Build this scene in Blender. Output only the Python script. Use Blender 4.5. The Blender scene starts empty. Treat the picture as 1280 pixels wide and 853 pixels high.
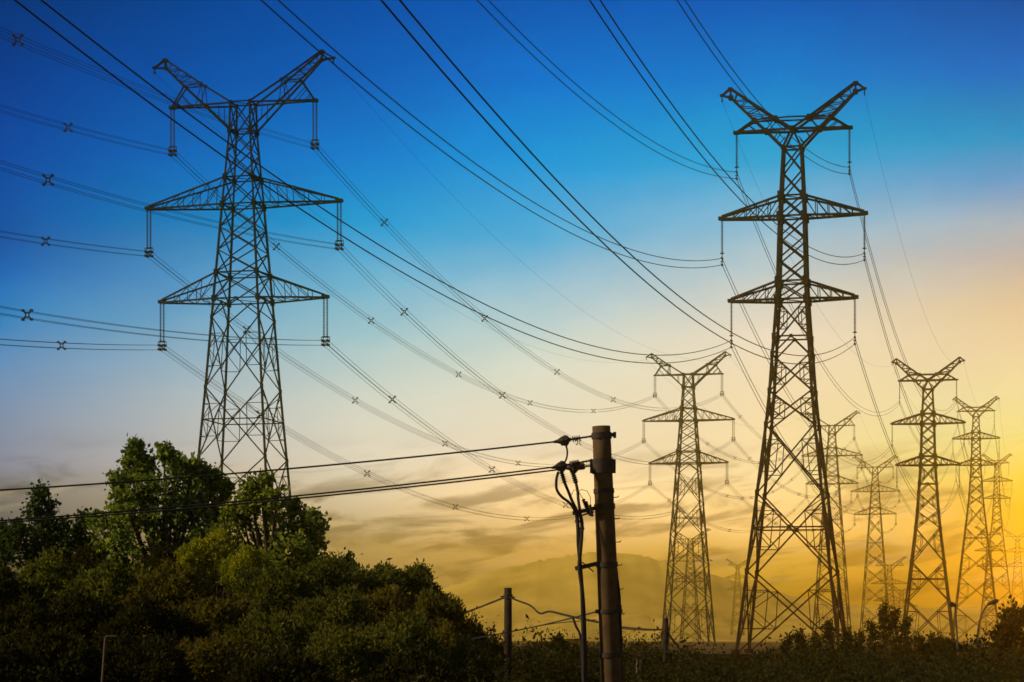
import bpy, math, random
import numpy as np
from mathutils import Vector, Matrix

random.seed(7)
rng = np.random.default_rng(7)
scene = bpy.context.scene
COL = scene.collection
R = math.radians

# ------------------------------------------------------------------ camera
F = 3000.0            # focal length in photo pixels (photo 1280 wide)
HZ = 800.0            # photo row of the horizon
CAMZ = 3.5            # eye height above the low ground by the pole
cam_d = bpy.data.cameras.new("camera")
cam = bpy.data.objects.new("camera", cam_d)
COL.objects.link(cam)
cam.location = (0, 0, CAMZ)
cam.rotation_euler = (R(90), 0, 0)
cam_d.sensor_width = 36
cam_d.lens = 36 * F / 1280
cam_d.shift_y = (HZ - 426.5) / 1280
cam_d.clip_start = 0.5
cam_d.clip_end = 9000
scene.camera = cam

# ------------------------------------------------------------------ colour management / render
scene.view_settings.view_transform = 'Standard'
scene.view_settings.look = 'None'
scene.view_settings.exposure = 0
scene.view_settings.gamma = 1
scene.cycles.use_denoising = True
scene.cycles.max_bounces = 5
scene.cycles.transparent_max_bounces = 8
scene.cycles.volume_bounces = 4
scene.cycles.filter_width = 1.6

# ------------------------------------------------------------------ sun
SUN_AZ, SUN_EL = R(-94), R(28)
S = Vector((math.sin(SUN_AZ) * math.cos(SUN_EL), math.cos(SUN_AZ) * math.cos(SUN_EL), math.sin(SUN_EL)))
sun_d = bpy.data.lights.new("sun", 'SUN')
sun_d.energy = 4.8
sun_d.angle = R(0.6)
sun_d.color = (1.0, 0.82, 0.52)
sun = bpy.data.objects.new("sun", sun_d)
COL.objects.link(sun)
sun.rotation_euler = S.to_track_quat('Z', 'Y').to_euler()

# ------------------------------------------------------------------ sky
def lin(c):
    return tuple(((v / 255) / 12.92 if v / 255 <= 0.04045 else ((v / 255 + 0.055) / 1.055) ** 2.4) for v in c)

world = bpy.data.worlds.new("World")
scene.world = world
world.use_nodes = True
W = world.node_tree
W.nodes.clear()
def wn(t, **k):
    n = W.nodes.new(t)
    for a, b in k.items():
        setattr(n, a, b)
    return n
def wm(op, a, b=None, c=None, clamp=False):
    n = wn('ShaderNodeMath', operation=op, use_clamp=clamp)
    for i, v in enumerate((a, b, c)):
        if v is None: continue
        if isinstance(v, (int, float)): n.inputs[i].default_value = v
        else: W.links.new(v, n.inputs[i])
    return n.outputs[0]
tc = wn('ShaderNodeTexCoord')
sep = wn('ShaderNodeSeparateXYZ')
W.links.new(tc.outputs['Generated'], sep.inputs[0])
sx, sy, sz = sep.outputs
az = wm('ARCTAN2', sx, sy)                                   # compass direction, 0 = ahead
hor = wm('SQRT', wm('ADD', wm('MULTIPLY', sx, sx), wm('MULTIPLY', sy, sy)))
te = wm('DIVIDE', sz, wm('MAXIMUM', hor, 0.001))             # tangent of elevation
T0, T1 = -0.03, 0.32
wob_v = wn('ShaderNodeCombineXYZ')
W.links.new(wm('MULTIPLY', az, 30.0), wob_v.inputs[0]); W.links.new(wm('MULTIPLY', te, 60.0), wob_v.inputs[1])
wob = wn('ShaderNodeTexNoise'); wob.inputs['Scale'].default_value = 1.0; wob.inputs['Detail'].default_value = 8; wob.inputs['Roughness'].default_value = 0.62
W.links.new(wob_v.outputs[0], wob.inputs['Vector'])
te_w = wm('ADD', te, wm('MULTIPLY', wm('SUBTRACT', wob.outputs[0], 0.5), 0.011))   # uneven thin haze high up
tpos = wm('DIVIDE', wm('SUBTRACT', te_w, T0), T1 - T0, clamp=True)
# sky colour by elevation (given as sRGB at a height in arc units) for several compass directions
SKY = [
 (-4500, [(-160, (30, 60, 105)), (200, (130, 140, 150)), (420, (215, 200, 170)), (600, (235, 210, 165)), (800, (120, 105, 85))]),
 (-1600, [(-160, (10, 44, 100)), (200, (80, 115, 155)), (420, (190, 185, 170)), (600, (215, 200, 165)), (800, (100, 90, 75))]),
 (-500, [(-160, (3, 32, 80)), (200, (6, 68, 146)), (420, (80, 118, 165)), (600, (118, 120, 128)), (800, (80, 78, 76))]),
 (0, [(-160, (2.0, 30.0, 76.0)), (0, (0.0, 49.2, 115.3)), (100, (0.0, 57.8, 142.8)), (200, (0.0, 70.1, 164.8)), (260, (0.0, 76.7, 168.3)), (310, (0.0, 79.8, 167.2)), (350, (0.0, 99.4, 188.8)), (400, (25.0, 129.7, 201.8)), (460, (95.9, 146.7, 200.6)), (520, (127.4, 151.8, 191.7)), (580, (142.4, 146.8, 175.6)), (620, (122.0, 118.0, 126.0)), (680, (78.0, 78.0, 92.0)), (800, (70.0, 66.0, 60.0))]),
 (455, [(-160, (0.0, 52.0, 124.0)), (0, (0.0, 79.0, 171.6)), (100, (0.0, 95.9, 190.1)), (200, (0.0, 126.3, 213.0)), (280, (5.2, 157.3, 220.1)), (350, (107.9, 183.9, 221.7)), (420, (161.3, 203.6, 216.8)), (500, (220.8, 227.1, 219.3)), (570, (241.9, 233.5, 216.8)), (620, (241.1, 222.8, 192.1)), (680, (202.0, 168.0, 108.0)), (720, (170.0, 140.0, 84.0)), (800, (120.0, 90.0, 50.0))]),
 (670, [(-160, (0.0, 64.0, 140.0)), (0, (0.0, 88.2, 183.9)), (100, (0.0, 115.5, 211.9)), (200, (0.0, 152.5, 226.2)), (300, (73.7, 174.7, 225.7)), (400, (187.3, 214.9, 223.1)), (460, (228.2, 232.3, 217.4)), (560, (249.7, 234.1, 211.7)), (620, (300.7, 258.9, 196.3)), (690, (236.0, 183.0, 102.0)), (740, (190.0, 150.0, 66.0)), (800, (130.0, 90.0, 40.0))]),
 (960, [(-160, (2.0, 62.0, 136.0)), (0, (0.0, 88.0, 187.0)), (100, (0.0, 124.8, 210.1)), (165, (0.0, 155.3, 215.2)), (210, (38.8, 167.7, 219.5)), (280, (138.8, 192.2, 222.4)), (350, (200.5, 210.6, 211.5)), (420, (245.1, 228.8, 205.7)), (520, (257.2, 232.7, 188.1)), (600, (271.5, 245.0, 185.1)), (660, (298.1, 246.8, 159.9)), (695, (244.0, 194.0, 82.0)), (740, (196.0, 152.0, 26.0)), (800, (120.0, 74.0, 18.0))]),
 (1280, [(-160, (4.0, 52.0, 116.0)), (0, (0.0, 71.6, 156.8)), (100, (0.0, 105.4, 198.7)), (145, (0.0, 126.9, 194.8)), (185, (2.1, 148.9, 206.8)), (240, (99.9, 155.8, 207.4)), (290, (172.9, 184.0, 195.5)), (330, (195.6, 181.9, 176.1)), (390, (226.4, 200.9, 160.7)), (450, (234.0, 215.6, 172.8)), (500, (232.0, 226.1, 172.7)), (550, (226.3, 229.3, 147.8)), (600, (235.4, 216.3, 77.1)), (640, (232.5, 184.2, 0.0)), (690, (228.0, 170.0, 8.0)), (740, (184.0, 124.0, 0.0)), (800, (112.0, 60.0, 2.0))]),
 (2300, [(-160, (6, 44, 110)), (140, (40, 110, 170)), (330, (190, 160, 120)), (520, (232, 178, 84)), (620, (236, 170, 50)), (690, (200, 130, 16)), (800, (110, 56, 2))]),
 (6500, [(-160, (30, 60, 105)), (200, (130, 140, 150)), (420, (215, 200, 170)), (600, (235, 210, 165)), (800, (120, 105, 85))]),
]
SKY_GAIN = 1.6
prev = None
upx = wm('ADD', wm('MULTIPLY', az, F), 640.0)
lastx = None
for px, stops in SKY:
    r = wn('ShaderNodeValToRGB')
    W.links.new(tpos, r.inputs[0])
    cr = r.color_ramp
    cr.interpolation = 'B_SPLINE' if len(stops) < 8 else 'LINEAR'
    st = sorted((((HZ - y) / F - T0) / (T1 - T0), lin(c)) for y, c in stops)
    st = [(max(0, min(1, p)), c) for p, c in st]
    st.insert(0, (0.0, tuple(v * 0.5 for v in st[0][1])))
    while len(cr.elements) < len(st):
        cr.elements.new(0.5)
    for e, (p, c) in zip(cr.elements, st):
        e.position = p
        e.color = (*[v / SKY_GAIN for v in c], 1)
    if prev is None:
        prev = r.outputs[0]
    else:
        mr = wn('ShaderNodeMapRange', interpolation_type='LINEAR')
        W.links.new(upx, mr.inputs['Value'])
        mr.inputs['From Min'].default_value = lastx
        mr.inputs['From Max'].default_value = px
        mx = wn('ShaderNodeMix', data_type='RGBA')
        W.links.new(mr.outputs[0], mx.inputs[0])
        W.links.new(prev, mx.inputs[6])
        W.links.new(r.outputs[0], mx.inputs[7])
        prev = mx.outputs[2]
    lastx = px
# low streaks of cloud
def cloud(scale_az, scale_el, offs, detail, lo, hi, rough=0.55, dist=0.6):
    cv = wn('ShaderNodeCombineXYZ')
    W.links.new(wm('MULTIPLY', az, scale_az), cv.inputs[0])
    W.links.new(wm('MULTIPLY', wm('ADD', te, wm('MULTIPLY', az, -0.10)), scale_el), cv.inputs[1])
    cv.inputs[2].default_value = offs
    n = wn('ShaderNodeTexNoise')
    n.inputs['Scale'].default_value = 1.0
    n.inputs['Detail'].default_value = detail
    n.inputs['Roughness'].default_value = rough
    n.inputs['Distortion'].default_value = dist
    W.links.new(cv.outputs[0], n.inputs['Vector'])
    mr = wn('ShaderNodeMapRange', interpolation_type='SMOOTHSTEP')
    W.links.new(n.outputs[0], mr.inputs['Value'])
    mr.inputs['From Min'].default_value = lo
    mr.inputs['From Max'].default_value = hi
    return mr.outputs[0]
def band(y0, y1, y2, y3):
    """1 between photo heights y1..y2, fading out to y0 and y3"""
    a = wn('ShaderNodeMapRange', interpolation_type='SMOOTHSTEP'); W.links.new(te, a.inputs['Value'])
    a.inputs['From Min'].default_value = (HZ - y0) / F; a.inputs['From Max'].default_value = (HZ - y1) / F
    b = wn('ShaderNodeMapRange', interpolation_type='SMOOTHSTEP'); W.links.new(te, b.inputs['Value'])
    b.inputs['From Min'].default_value = (HZ - y3) / F; b.inputs['From Max'].default_value = (HZ - y2) / F
    return wm('MULTIPLY', a.outputs[0], b.outputs[0])
def mixc(fac, c, mode='MIX'):
    global prev
    mx = wn('ShaderNodeMix', data_type='RGBA', blend_type=mode)
    W.links.new(fac, mx.inputs[0]); W.links.new(prev, mx.inputs[6])
    mx.inputs[7].default_value = (*c, 1)
    prev = mx.outputs[2]
cl1 = cloud(22, 105, 3.1, 6, 0.45, 0.66)
mixc(wm('MULTIPLY', wm('MULTIPLY', cl1, band(530, 640, 760, 830)), 1.0), (0.35, 0.335, 0.36), 'MULTIPLY')
cl2 = cloud(18, 120, 9.7, 5, 0.52, 0.76)
mixc(wm('MULTIPLY', wm('MULTIPLY', cl2, band(540, 640, 780, 830)), 0.40), (0.62, 0.46, 0.22), 'MIX')
cl3 = cloud(30, 60, 5.5, 6, 0.45, 0.75)
mixc(wm('MULTIPLY', wm('MULTIPLY', cl3, band(-200, 60, 480, 620)), 0.10), (0.75, 0.80, 0.90), 'SOFT_LIGHT')
# warm glow added low in the sky, right of frame, to light the haze
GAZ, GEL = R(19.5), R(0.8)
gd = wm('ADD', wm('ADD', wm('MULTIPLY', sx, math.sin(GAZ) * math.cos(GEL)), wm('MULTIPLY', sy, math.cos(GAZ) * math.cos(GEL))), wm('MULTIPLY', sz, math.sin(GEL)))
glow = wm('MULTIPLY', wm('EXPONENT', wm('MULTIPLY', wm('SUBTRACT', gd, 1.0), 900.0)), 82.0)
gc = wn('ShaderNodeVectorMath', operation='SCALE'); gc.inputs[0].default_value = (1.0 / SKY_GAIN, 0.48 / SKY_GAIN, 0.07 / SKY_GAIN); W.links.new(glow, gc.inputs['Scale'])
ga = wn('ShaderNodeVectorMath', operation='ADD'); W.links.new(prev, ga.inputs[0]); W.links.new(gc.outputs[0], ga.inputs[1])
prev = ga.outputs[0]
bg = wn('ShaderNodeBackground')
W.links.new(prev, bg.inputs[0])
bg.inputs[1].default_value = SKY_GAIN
sky = wn('ShaderNodeTexSky')
sky.sky_type = 'NISHITA'
sky.sun_disc = False
sky.sun_elevation = SUN_EL
sky.sun_rotation = SUN_AZ
bg2 = wn('ShaderNodeBackground')
W.links.new(sky.outputs[0], bg2.inputs[0])
bg2.inputs[1].default_value = 0.0001
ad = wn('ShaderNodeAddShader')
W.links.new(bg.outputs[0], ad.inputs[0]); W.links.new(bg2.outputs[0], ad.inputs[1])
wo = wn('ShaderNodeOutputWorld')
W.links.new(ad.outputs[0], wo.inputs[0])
world.cycles.sampling_method = 'MANUAL'
world.cycles.sample_map_resolution = 2048

# ------------------------------------------------------------------ helpers
def P(x, y, d):
    """world point seen at photo pixel (x, y) at distance d"""
    return Vector(((x - 640) * d / F, d, CAMZ + (HZ - y) * d / F))

class MB:
    """collects simple shapes into one mesh"""
    def __init__(self):
        self.v = []; self.f = []
    def bar(self, p, q, w, h=None):
        p = Vector(p); q = Vector(q); d = q - p
        if d.length < 1e-6: return
        d.normalize()
        up = Vector((0, 0, 1)) if abs(d.z) < 0.9 else Vector((0, 1, 0))
        a = d.cross(up).normalized(); b = d.cross(a).normalized()
        a = a * w / 2; b = b * (h or w) / 2
        n = len(self.v)
        for c in (p, q):
            self.v += [c + a + b, c - a + b, c - a - b, c + a - b]
        self.f += [(n, n+1, n+2, n+3), (n+7, n+6, n+5, n+4)]
        for i in range(4):
            j = (i + 1) % 4
            self.f.append((n+i, n+4+i, n+4+j, n+j))
    def angle(self, p, q, w):
        """an L-shaped steel angle from p to q"""
        p = Vector(p); q = Vector(q); d = (q - p)
        if d.length < 1e-6: return
        d.normalize()
        up = Vector((0, 0, 1)) if abs(d.z) < 0.9 else Vector((0, 1, 0))
        a = d.cross(up).normalized(); b = d.cross(a).normalized()
        t = w * 0.28
        prof = [(-.5*w, -.5*w), (.5*w, -.5*w), (.5*w, -.5*w + t), (-.5*w + t, -.5*w + t), (-.5*w + t, .5*w), (-.5*w, .5*w)]
        n = len(self.v)
        for c in (p, q):
            self.v += [c + a * u + b * s for u, s in prof]
        self.f += [(n, n+1, n+2, n+3), (n, n+3, n+4, n+5), (n+9, n+8, n+7, n+6), (n+11, n+10, n+9, n+6)]
        for i in range(6):
            j = (i + 1) % 6
            self.f.append((n+i, n+6+i, n+6+j, n+j))
    def tube(self, pts, r, n=6, cap=True):
        pts = [Vector(p) for p in pts]
        rs = r if isinstance(r, (list, tuple)) else [r] * len(pts)
        base = len(self.v)
        ref = None
        for i, p in enumerate(pts):
            d = (pts[min(i+1, len(pts)-1)] - pts[max(i-1, 0)])
            if d.length < 1e-9: d = Vector((0, 0, 1))
            d.normalize()
            if ref is None:
                ref = Vector((0, 0, 1)) if abs(d.z) < 0.9 else Vector((1, 0, 0))
            a = (ref - d * ref.dot(d))
            if a.length < 1e-4: a = d.orthogonal()
            a.normalize(); b = d.cross(a); ref = a
            for k in range(n):
                t = 2 * math.pi * k / n
                self.v.append(p + (a * math.cos(t) + b * math.sin(t)) * rs[i])
        for i in range(len(pts) - 1):
            for k in range(n):
                l = (k + 1) % n
                self.f.append((base+i*n+k, base+i*n+l, base+(i+1)*n+l, base+(i+1)*n+k))
        if cap:
            self.f.append(tuple(base + k for k in reversed(range(n))))
            self.f.append(tuple(base + (len(pts)-1)*n + k for k in range(n)))
    def lathe(self, p, q, prof, n=10):
        """prof: (t along p->q, radius)"""
        p = Vector(p); q = Vector(q)
        d = (q - p); L = d.length; d.normalize()
        a = d.orthogonal().normalized(); b = d.cross(a)
        base = len(self.v)
        for t, r in prof:
            c = p + d * L * t
            for k in range(n):
                an = 2 * math.pi * k / n
                self.v.append(c + (a * math.cos(an) + b * math.sin(an)) * r)
        m = len(prof)
        for i in range(m - 1):
            for k in range(n):
                l = (k + 1) % n
                self.f.append((base+i*n+k, base+i*n+l, base+(i+1)*n+l, base+(i+1)*n+k))
        self.f.append(tuple(base + k for k in reversed(range(n))))
        self.f.append(tuple(base + (m-1)*n + k for k in range(n)))
    def box(self, c, s):
        c = Vector(c); x, y, z = s[0]/2, s[1]/2, s[2]/2
        n = len(self.v)
        self.v += [c + Vector((i*x, j*y, k*z)) for i in (-1, 1) for j in (-1, 1) for k in (-1, 1)]
        self.f += [(n,n+1,n+3,n+2),(n+4,n+6,n+7,n+5),(n,n+4,n+5,n+1),(n+2,n+3,n+7,n+6),(n,n+2,n+6,n+4),(n+1,n+5,n+7,n+3)]
    def build(self, name, mat, parent=None, smooth=False):
        me = bpy.data.meshes.new(name)
        me.from_pydata([tuple(v) for v in self.v], [], self.f)
        me.materials.append(mat)
        if smooth:
            me.polygons.foreach_set('use_smooth', [True] * len(me.polygons))
        me.update()
        o = bpy.data.objects.new(name, me)
        COL.objects.link(o)
        if parent: o.parent = parent
        return o

def tag(o, label=None, cat=None, group=None, kind=None):
    if label: o['label'] = label
    if cat: o['category'] = cat
    if group: o['group'] = group
    if kind: o['kind'] = kind
    return o
def empty(name, loc=(0, 0, 0), rz=0.0):
    o = bpy.data.objects.new(name, None)
    o.empty_display_size = 0.5
    COL.objects.link(o)
    o.location = loc
    o.rotation_euler = (0, 0, rz)
    return o
def copy_tree(o, parent=None):
    c = o.copy(); COL.objects.link(c); c.parent = parent
    for ch in list(o.children):
        copy_tree(ch, c)
    return c

# ------------------------------------------------------------------ materials
def material(name, base, rough=0.6, metal=0.0, var=0.25, scale=3.0, spec=0.3, bump=0.0):
    m = bpy.data.materials.new(name); m.use_nodes = True
    nt = m.node_tree; b = nt.nodes['Principled BSDF']
    b.inputs['Roughness'].default_value = rough
    b.inputs['Metallic'].default_value = metal
    b.inputs['Specular IOR Level'].default_value = spec
    t = nt.nodes.new('ShaderNodeTexCoord')
    n = nt.nodes.new('ShaderNodeTexNoise'); n.inputs['Scale'].default_value = scale; n.inputs['Detail'].default_value = 6
    nt.links.new(t.outputs['Object'], n.inputs['Vector'])
    r = nt.nodes.new('ShaderNodeValToRGB')
    r.color_ramp.elements[0].position = 0.3; r.color_ramp.elements[1].position = 0.72
    r.color_ramp.elements[0].color = (*[v * (1 - var) for v in base], 1)
    r.color_ramp.elements[1].color = (*[min(1, v * (1 + var)) for v in base], 1)
    nt.links.new(n.outputs[0], r.inputs[0]); nt.links.new(r.outputs[0], b.inputs['Base Color'])
    if bump:
        bp = nt.nodes.new('ShaderNodeBump'); bp.inputs['Strength'].default_value = bump
        nt.links.new(n.outputs[0], bp.inputs['Height']); nt.links.new(bp.outputs[0], b.inputs['Normal'])
    return m
def leaf_material(name, dark, light, transl=0.45, tcol=None):
    m = bpy.data.materials.new(name); m.use_nodes = True
    nt = m.node_tree; nt.nodes.clear()
    g = nt.nodes.new('ShaderNodeNewGeometry')
    oi = nt.nodes.new('ShaderNodeObjectInfo')
    r = nt.nodes.new('ShaderNodeValToRGB')
    r.color_ramp.elements[0].color = (*dark, 1); r.color_ramp.elements[1].color = (*light, 1)
    nt.links.new(g.outputs['Random Per Island'], r.inputs[0])
    hs = nt.nodes.new('ShaderNodeHueSaturation')
    mr = nt.nodes.new('ShaderNodeMapRange')
    nt.links.new(oi.outputs['Random'], mr.inputs['Value'])
    mr.inputs['To Min'].default_value = 0.485; mr.inputs['To Max'].default_value = 0.51
    nt.links.new(mr.outputs[0], hs.inputs['Hue'])
    nt.links.new(r.outputs[0], hs.inputs['Color'])
    d = nt.nodes.new('ShaderNodeBsdfDiffuse'); t = nt.nodes.new('ShaderNodeBsdfTranslucent')
    gl = nt.nodes.new('ShaderNodeBsdfGlossy'); gl.inputs['Roughness'].default_value = 0.6
    gl.inputs['Color'].default_value = (0.004, 0.004, 0.003, 1)
    nt.links.new(hs.outputs[0], d.inputs[0])
    mu = nt.nodes.new('ShaderNodeMix'); mu.data_type = 'RGBA'; mu.blend_type = 'MULTIPLY'; mu.inputs[0].default_value = 1
    nt.links.new(hs.outputs[0], mu.inputs[6]); mu.inputs[7].default_value = (*(tcol or (1.5, 1.4, 0.5)), 1)
    nt.links.new(mu.outputs[2], t.inputs[0])
    mx = nt.nodes.new('ShaderNodeMixShader'); mx.inputs[0].default_value = transl
    nt.links.new(d.outputs[0], mx.inputs[1]); nt.links.new(t.outputs[0], mx.inputs[2])
    a = nt.nodes.new('ShaderNodeAddShader'); nt.links.new(mx.outputs[0], a.inputs[0]); nt.links.new(gl.outputs[0], a.inputs[1])
    o = nt.nodes.new('ShaderNodeOutputMaterial'); nt.links.new(a.outputs[0], o.inputs[0])
    return m

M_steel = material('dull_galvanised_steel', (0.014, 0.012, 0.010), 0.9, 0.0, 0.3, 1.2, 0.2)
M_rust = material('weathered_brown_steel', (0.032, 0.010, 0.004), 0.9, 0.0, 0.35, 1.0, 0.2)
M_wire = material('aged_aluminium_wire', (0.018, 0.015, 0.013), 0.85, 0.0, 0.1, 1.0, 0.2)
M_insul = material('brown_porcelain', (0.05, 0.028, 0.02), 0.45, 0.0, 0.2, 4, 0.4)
M_rubber = material('black_rubber', (0.018, 0.014, 0.012), 0.7, 0.0, 0.2, 4, 0.2)
M_iron = material('dark_iron', (0.035, 0.022, 0.016), 0.7, 0.0, 0.3, 9, 0.2)
M_conc = material('weathered_concrete', (0.080, 0.047, 0.019), 0.9, 0.0, 0.25, 5, 0.15, 0.25)
M_concd = material('dark_stained_concrete', (0.026, 0.016, 0.010), 0.9, 0.0, 0.3, 4, 0.15, 0.25)
M_wall = material('old_brick_render', (0.035, 0.020, 0.010), 0.9, 0.0, 0.35, 0.8, 0.1, 0.2)
M_ground = material('dry_grass_and_soil', (0.060, 0.036, 0.008), 0.95, 0.0, 0.4, 0.25, 0.05, 0.3)
M_hill = material('haze_lifted_hillside', (0.46, 0.32, 0.07), 0.95, 0.0, 0.45, 0.02, 0.0)  # hillside colour lifted and yellowed to stand in for distant haze
M_bark = material('tree_bark', (0.055, 0.04, 0.028), 0.9, 0.0, 0.3, 12, 0.1, 0.4)
M_lampm = material('painted_lamp_post', (0.07, 0.05, 0.03), 0.6, 0.0, 0.15, 5, 0.3)
M_glass = material('lamp_glass', (0.08, 0.06, 0.04), 0.4, 0.0, 0.1, 5, 0.5)
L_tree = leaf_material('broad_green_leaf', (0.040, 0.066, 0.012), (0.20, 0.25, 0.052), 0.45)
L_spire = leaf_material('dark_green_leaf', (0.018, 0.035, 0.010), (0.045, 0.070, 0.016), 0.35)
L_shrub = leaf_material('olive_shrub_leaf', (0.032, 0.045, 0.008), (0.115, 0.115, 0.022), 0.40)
L_yellow = leaf_material('yellow_green_leaf', (0.100, 0.125, 0.012), (0.29, 0.30, 0.028), 0.5)
L_rusty = leaf_material('rusty_olive_leaf', (0.042, 0.042, 0.008), (0.125, 0.104, 0.018), 0.40)
L_dark = leaf_material('dark_thicket_leaf', (0.014, 0.016, 0.004), (0.034, 0.030, 0.008), 0.35)  # darkest leaf tones, for undergrowth, low bushes and dark shrubs
L_plume = leaf_material('brown_green_plume', (0.020, 0.016, 0.004), (0.046, 0.032, 0.007), 0.4)

# ------------------------------------------------------------------ ground and hills
def sstep(a, b, x):
    t = max(0.0, min(1.0, (x - a) / (b - a)))
    return t * t * (3 - 2 * t)
def ground_z(x, y):
    return 0.85 * sstep(70, 200, y) + 1.2 * sstep(228.0, 230.0, y) + 0.10 * math.sin(x * 0.21 + y * 0.13) * sstep(20, 60, y) * (1 - sstep(180, 240, y)) \
        + 0.3 * math.sin(x * 0.011 + 1) * math.sin(y * 0.009) * sstep(300, 700, y)
ys = [-60, -30, 0, 10, 20, 30, 40, 50, 60, 75, 90, 105, 120, 140, 160, 180, 200, 220, 228, 230, 236, 260, 300, 350, 420, 500, 600, 720, 860, 1000, 1200, 1400, 1600, 1900, 2200, 2500, 2800, 3150]
xs = [-1550, -1200, -900, -700, -520, -400, -300, -220, -160, -120] + list(range(-100, 101, 8)) + [120, 160, 220, 300, 400, 520, 700, 900, 1200, 1550]
g = MB()
for y in ys:
    for x in xs:
        g.v.append(Vector((x, y, ground_z(x, y))))
nx = len(xs)
for j in range(len(ys) - 1):
    for i in range(nx - 1):
        a = j * nx + i
        g.f.append((a, a + 1, a + nx + 1, a + nx))
tag(g.build('ground', M_ground, smooth=True), kind='structure')

def fbm(x, seed):
    r = 0; a = 1; f = 1
    for k in range(5):
        r += a * math.sin(x * f + seed * (k + 1) * 1.7 + 2.1 * math.sin(x * f * 0.37 + seed + k))
        a *= 0.5; f *= 2.03
    return r
def hills(d, depth, prof, rough, seed):
    """a range of hills: crest row prof = [(photo x, photo y)], with foot, crest and back slope"""
    h = MB()
    pxs = [p[0] for p in prof]; pys = [p[1] for p in prof]
    X = np.arange(-1800, 3100, 5)
    Y = np.interp(X, pxs, pys)
    k = np.hanning(33); k /= k.sum()
    Y = np.convolve(np.pad(Y, 16, mode='edge'), k, mode='valid')
    rows = [(-depth, 0.0), (-depth * .7, .22), (-depth * .45, .5), (-depth * .2, .82), (0, 1.0), (depth * .35, .7), (depth * .7, .0)]
    for t, s in rows:
        for x, y in zip(X, Y):
            top = P(x, y, d)
            hz = (top.z + rough * fbm(x * 0.021, seed) * (0.4 + 0.6 * s)) + (0.9 * fbm(x * 0.41 + t, seed + 3) + .6 * random.uniform(-1, 1)) * s
            z = 1.0 + (hz - 1.0) * s + (rough * 2.2 * fbm(x * 0.017 + t * .004, seed + t * .01) * s * (1 - s) * 4)
            h.v.append(Vector((top.x, d + t, z)))
    n = len(X)
    for j in range(len(rows) - 1):
        for i in range(n - 1):
            a = j * n + i
            h.f.append((a, a + 1, a + n + 1, a + n))
    return tag(h.build('hills', M_hill, smooth=True), kind='structure')
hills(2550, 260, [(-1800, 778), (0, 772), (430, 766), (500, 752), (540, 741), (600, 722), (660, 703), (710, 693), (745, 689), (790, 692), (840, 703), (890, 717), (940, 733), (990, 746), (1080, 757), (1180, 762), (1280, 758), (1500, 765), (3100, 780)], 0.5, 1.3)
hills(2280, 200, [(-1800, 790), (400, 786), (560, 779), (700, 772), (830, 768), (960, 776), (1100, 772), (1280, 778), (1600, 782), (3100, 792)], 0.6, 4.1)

# haze: even air over the whole place, sky outside it
hb = MB(); hb.box((0, 1520, 51.0), (3080, 3190, 106))
M_haze = bpy.data.materials.new('haze_air'); M_haze.use_nodes = True
hn = M_haze.node_tree; hn.nodes.clear()
pv = hn.nodes.new('ShaderNodeVolumePrincipled')
pv.inputs['Color'].default_value = (0.96, 0.79, 0.20, 1)
pv.inputs['Density'].default_value = 0.0003
pv.inputs['Anisotropy'].default_value = 0.97
ho = hn.nodes.new('ShaderNodeOutputMaterial'); hn.links.new(pv.outputs[0], ho.inputs['Volume'])
hz = hb.build('haze', M_haze); tag(hz, kind='stuff')
M_haze.cycles.homogeneous_volume = True

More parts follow.
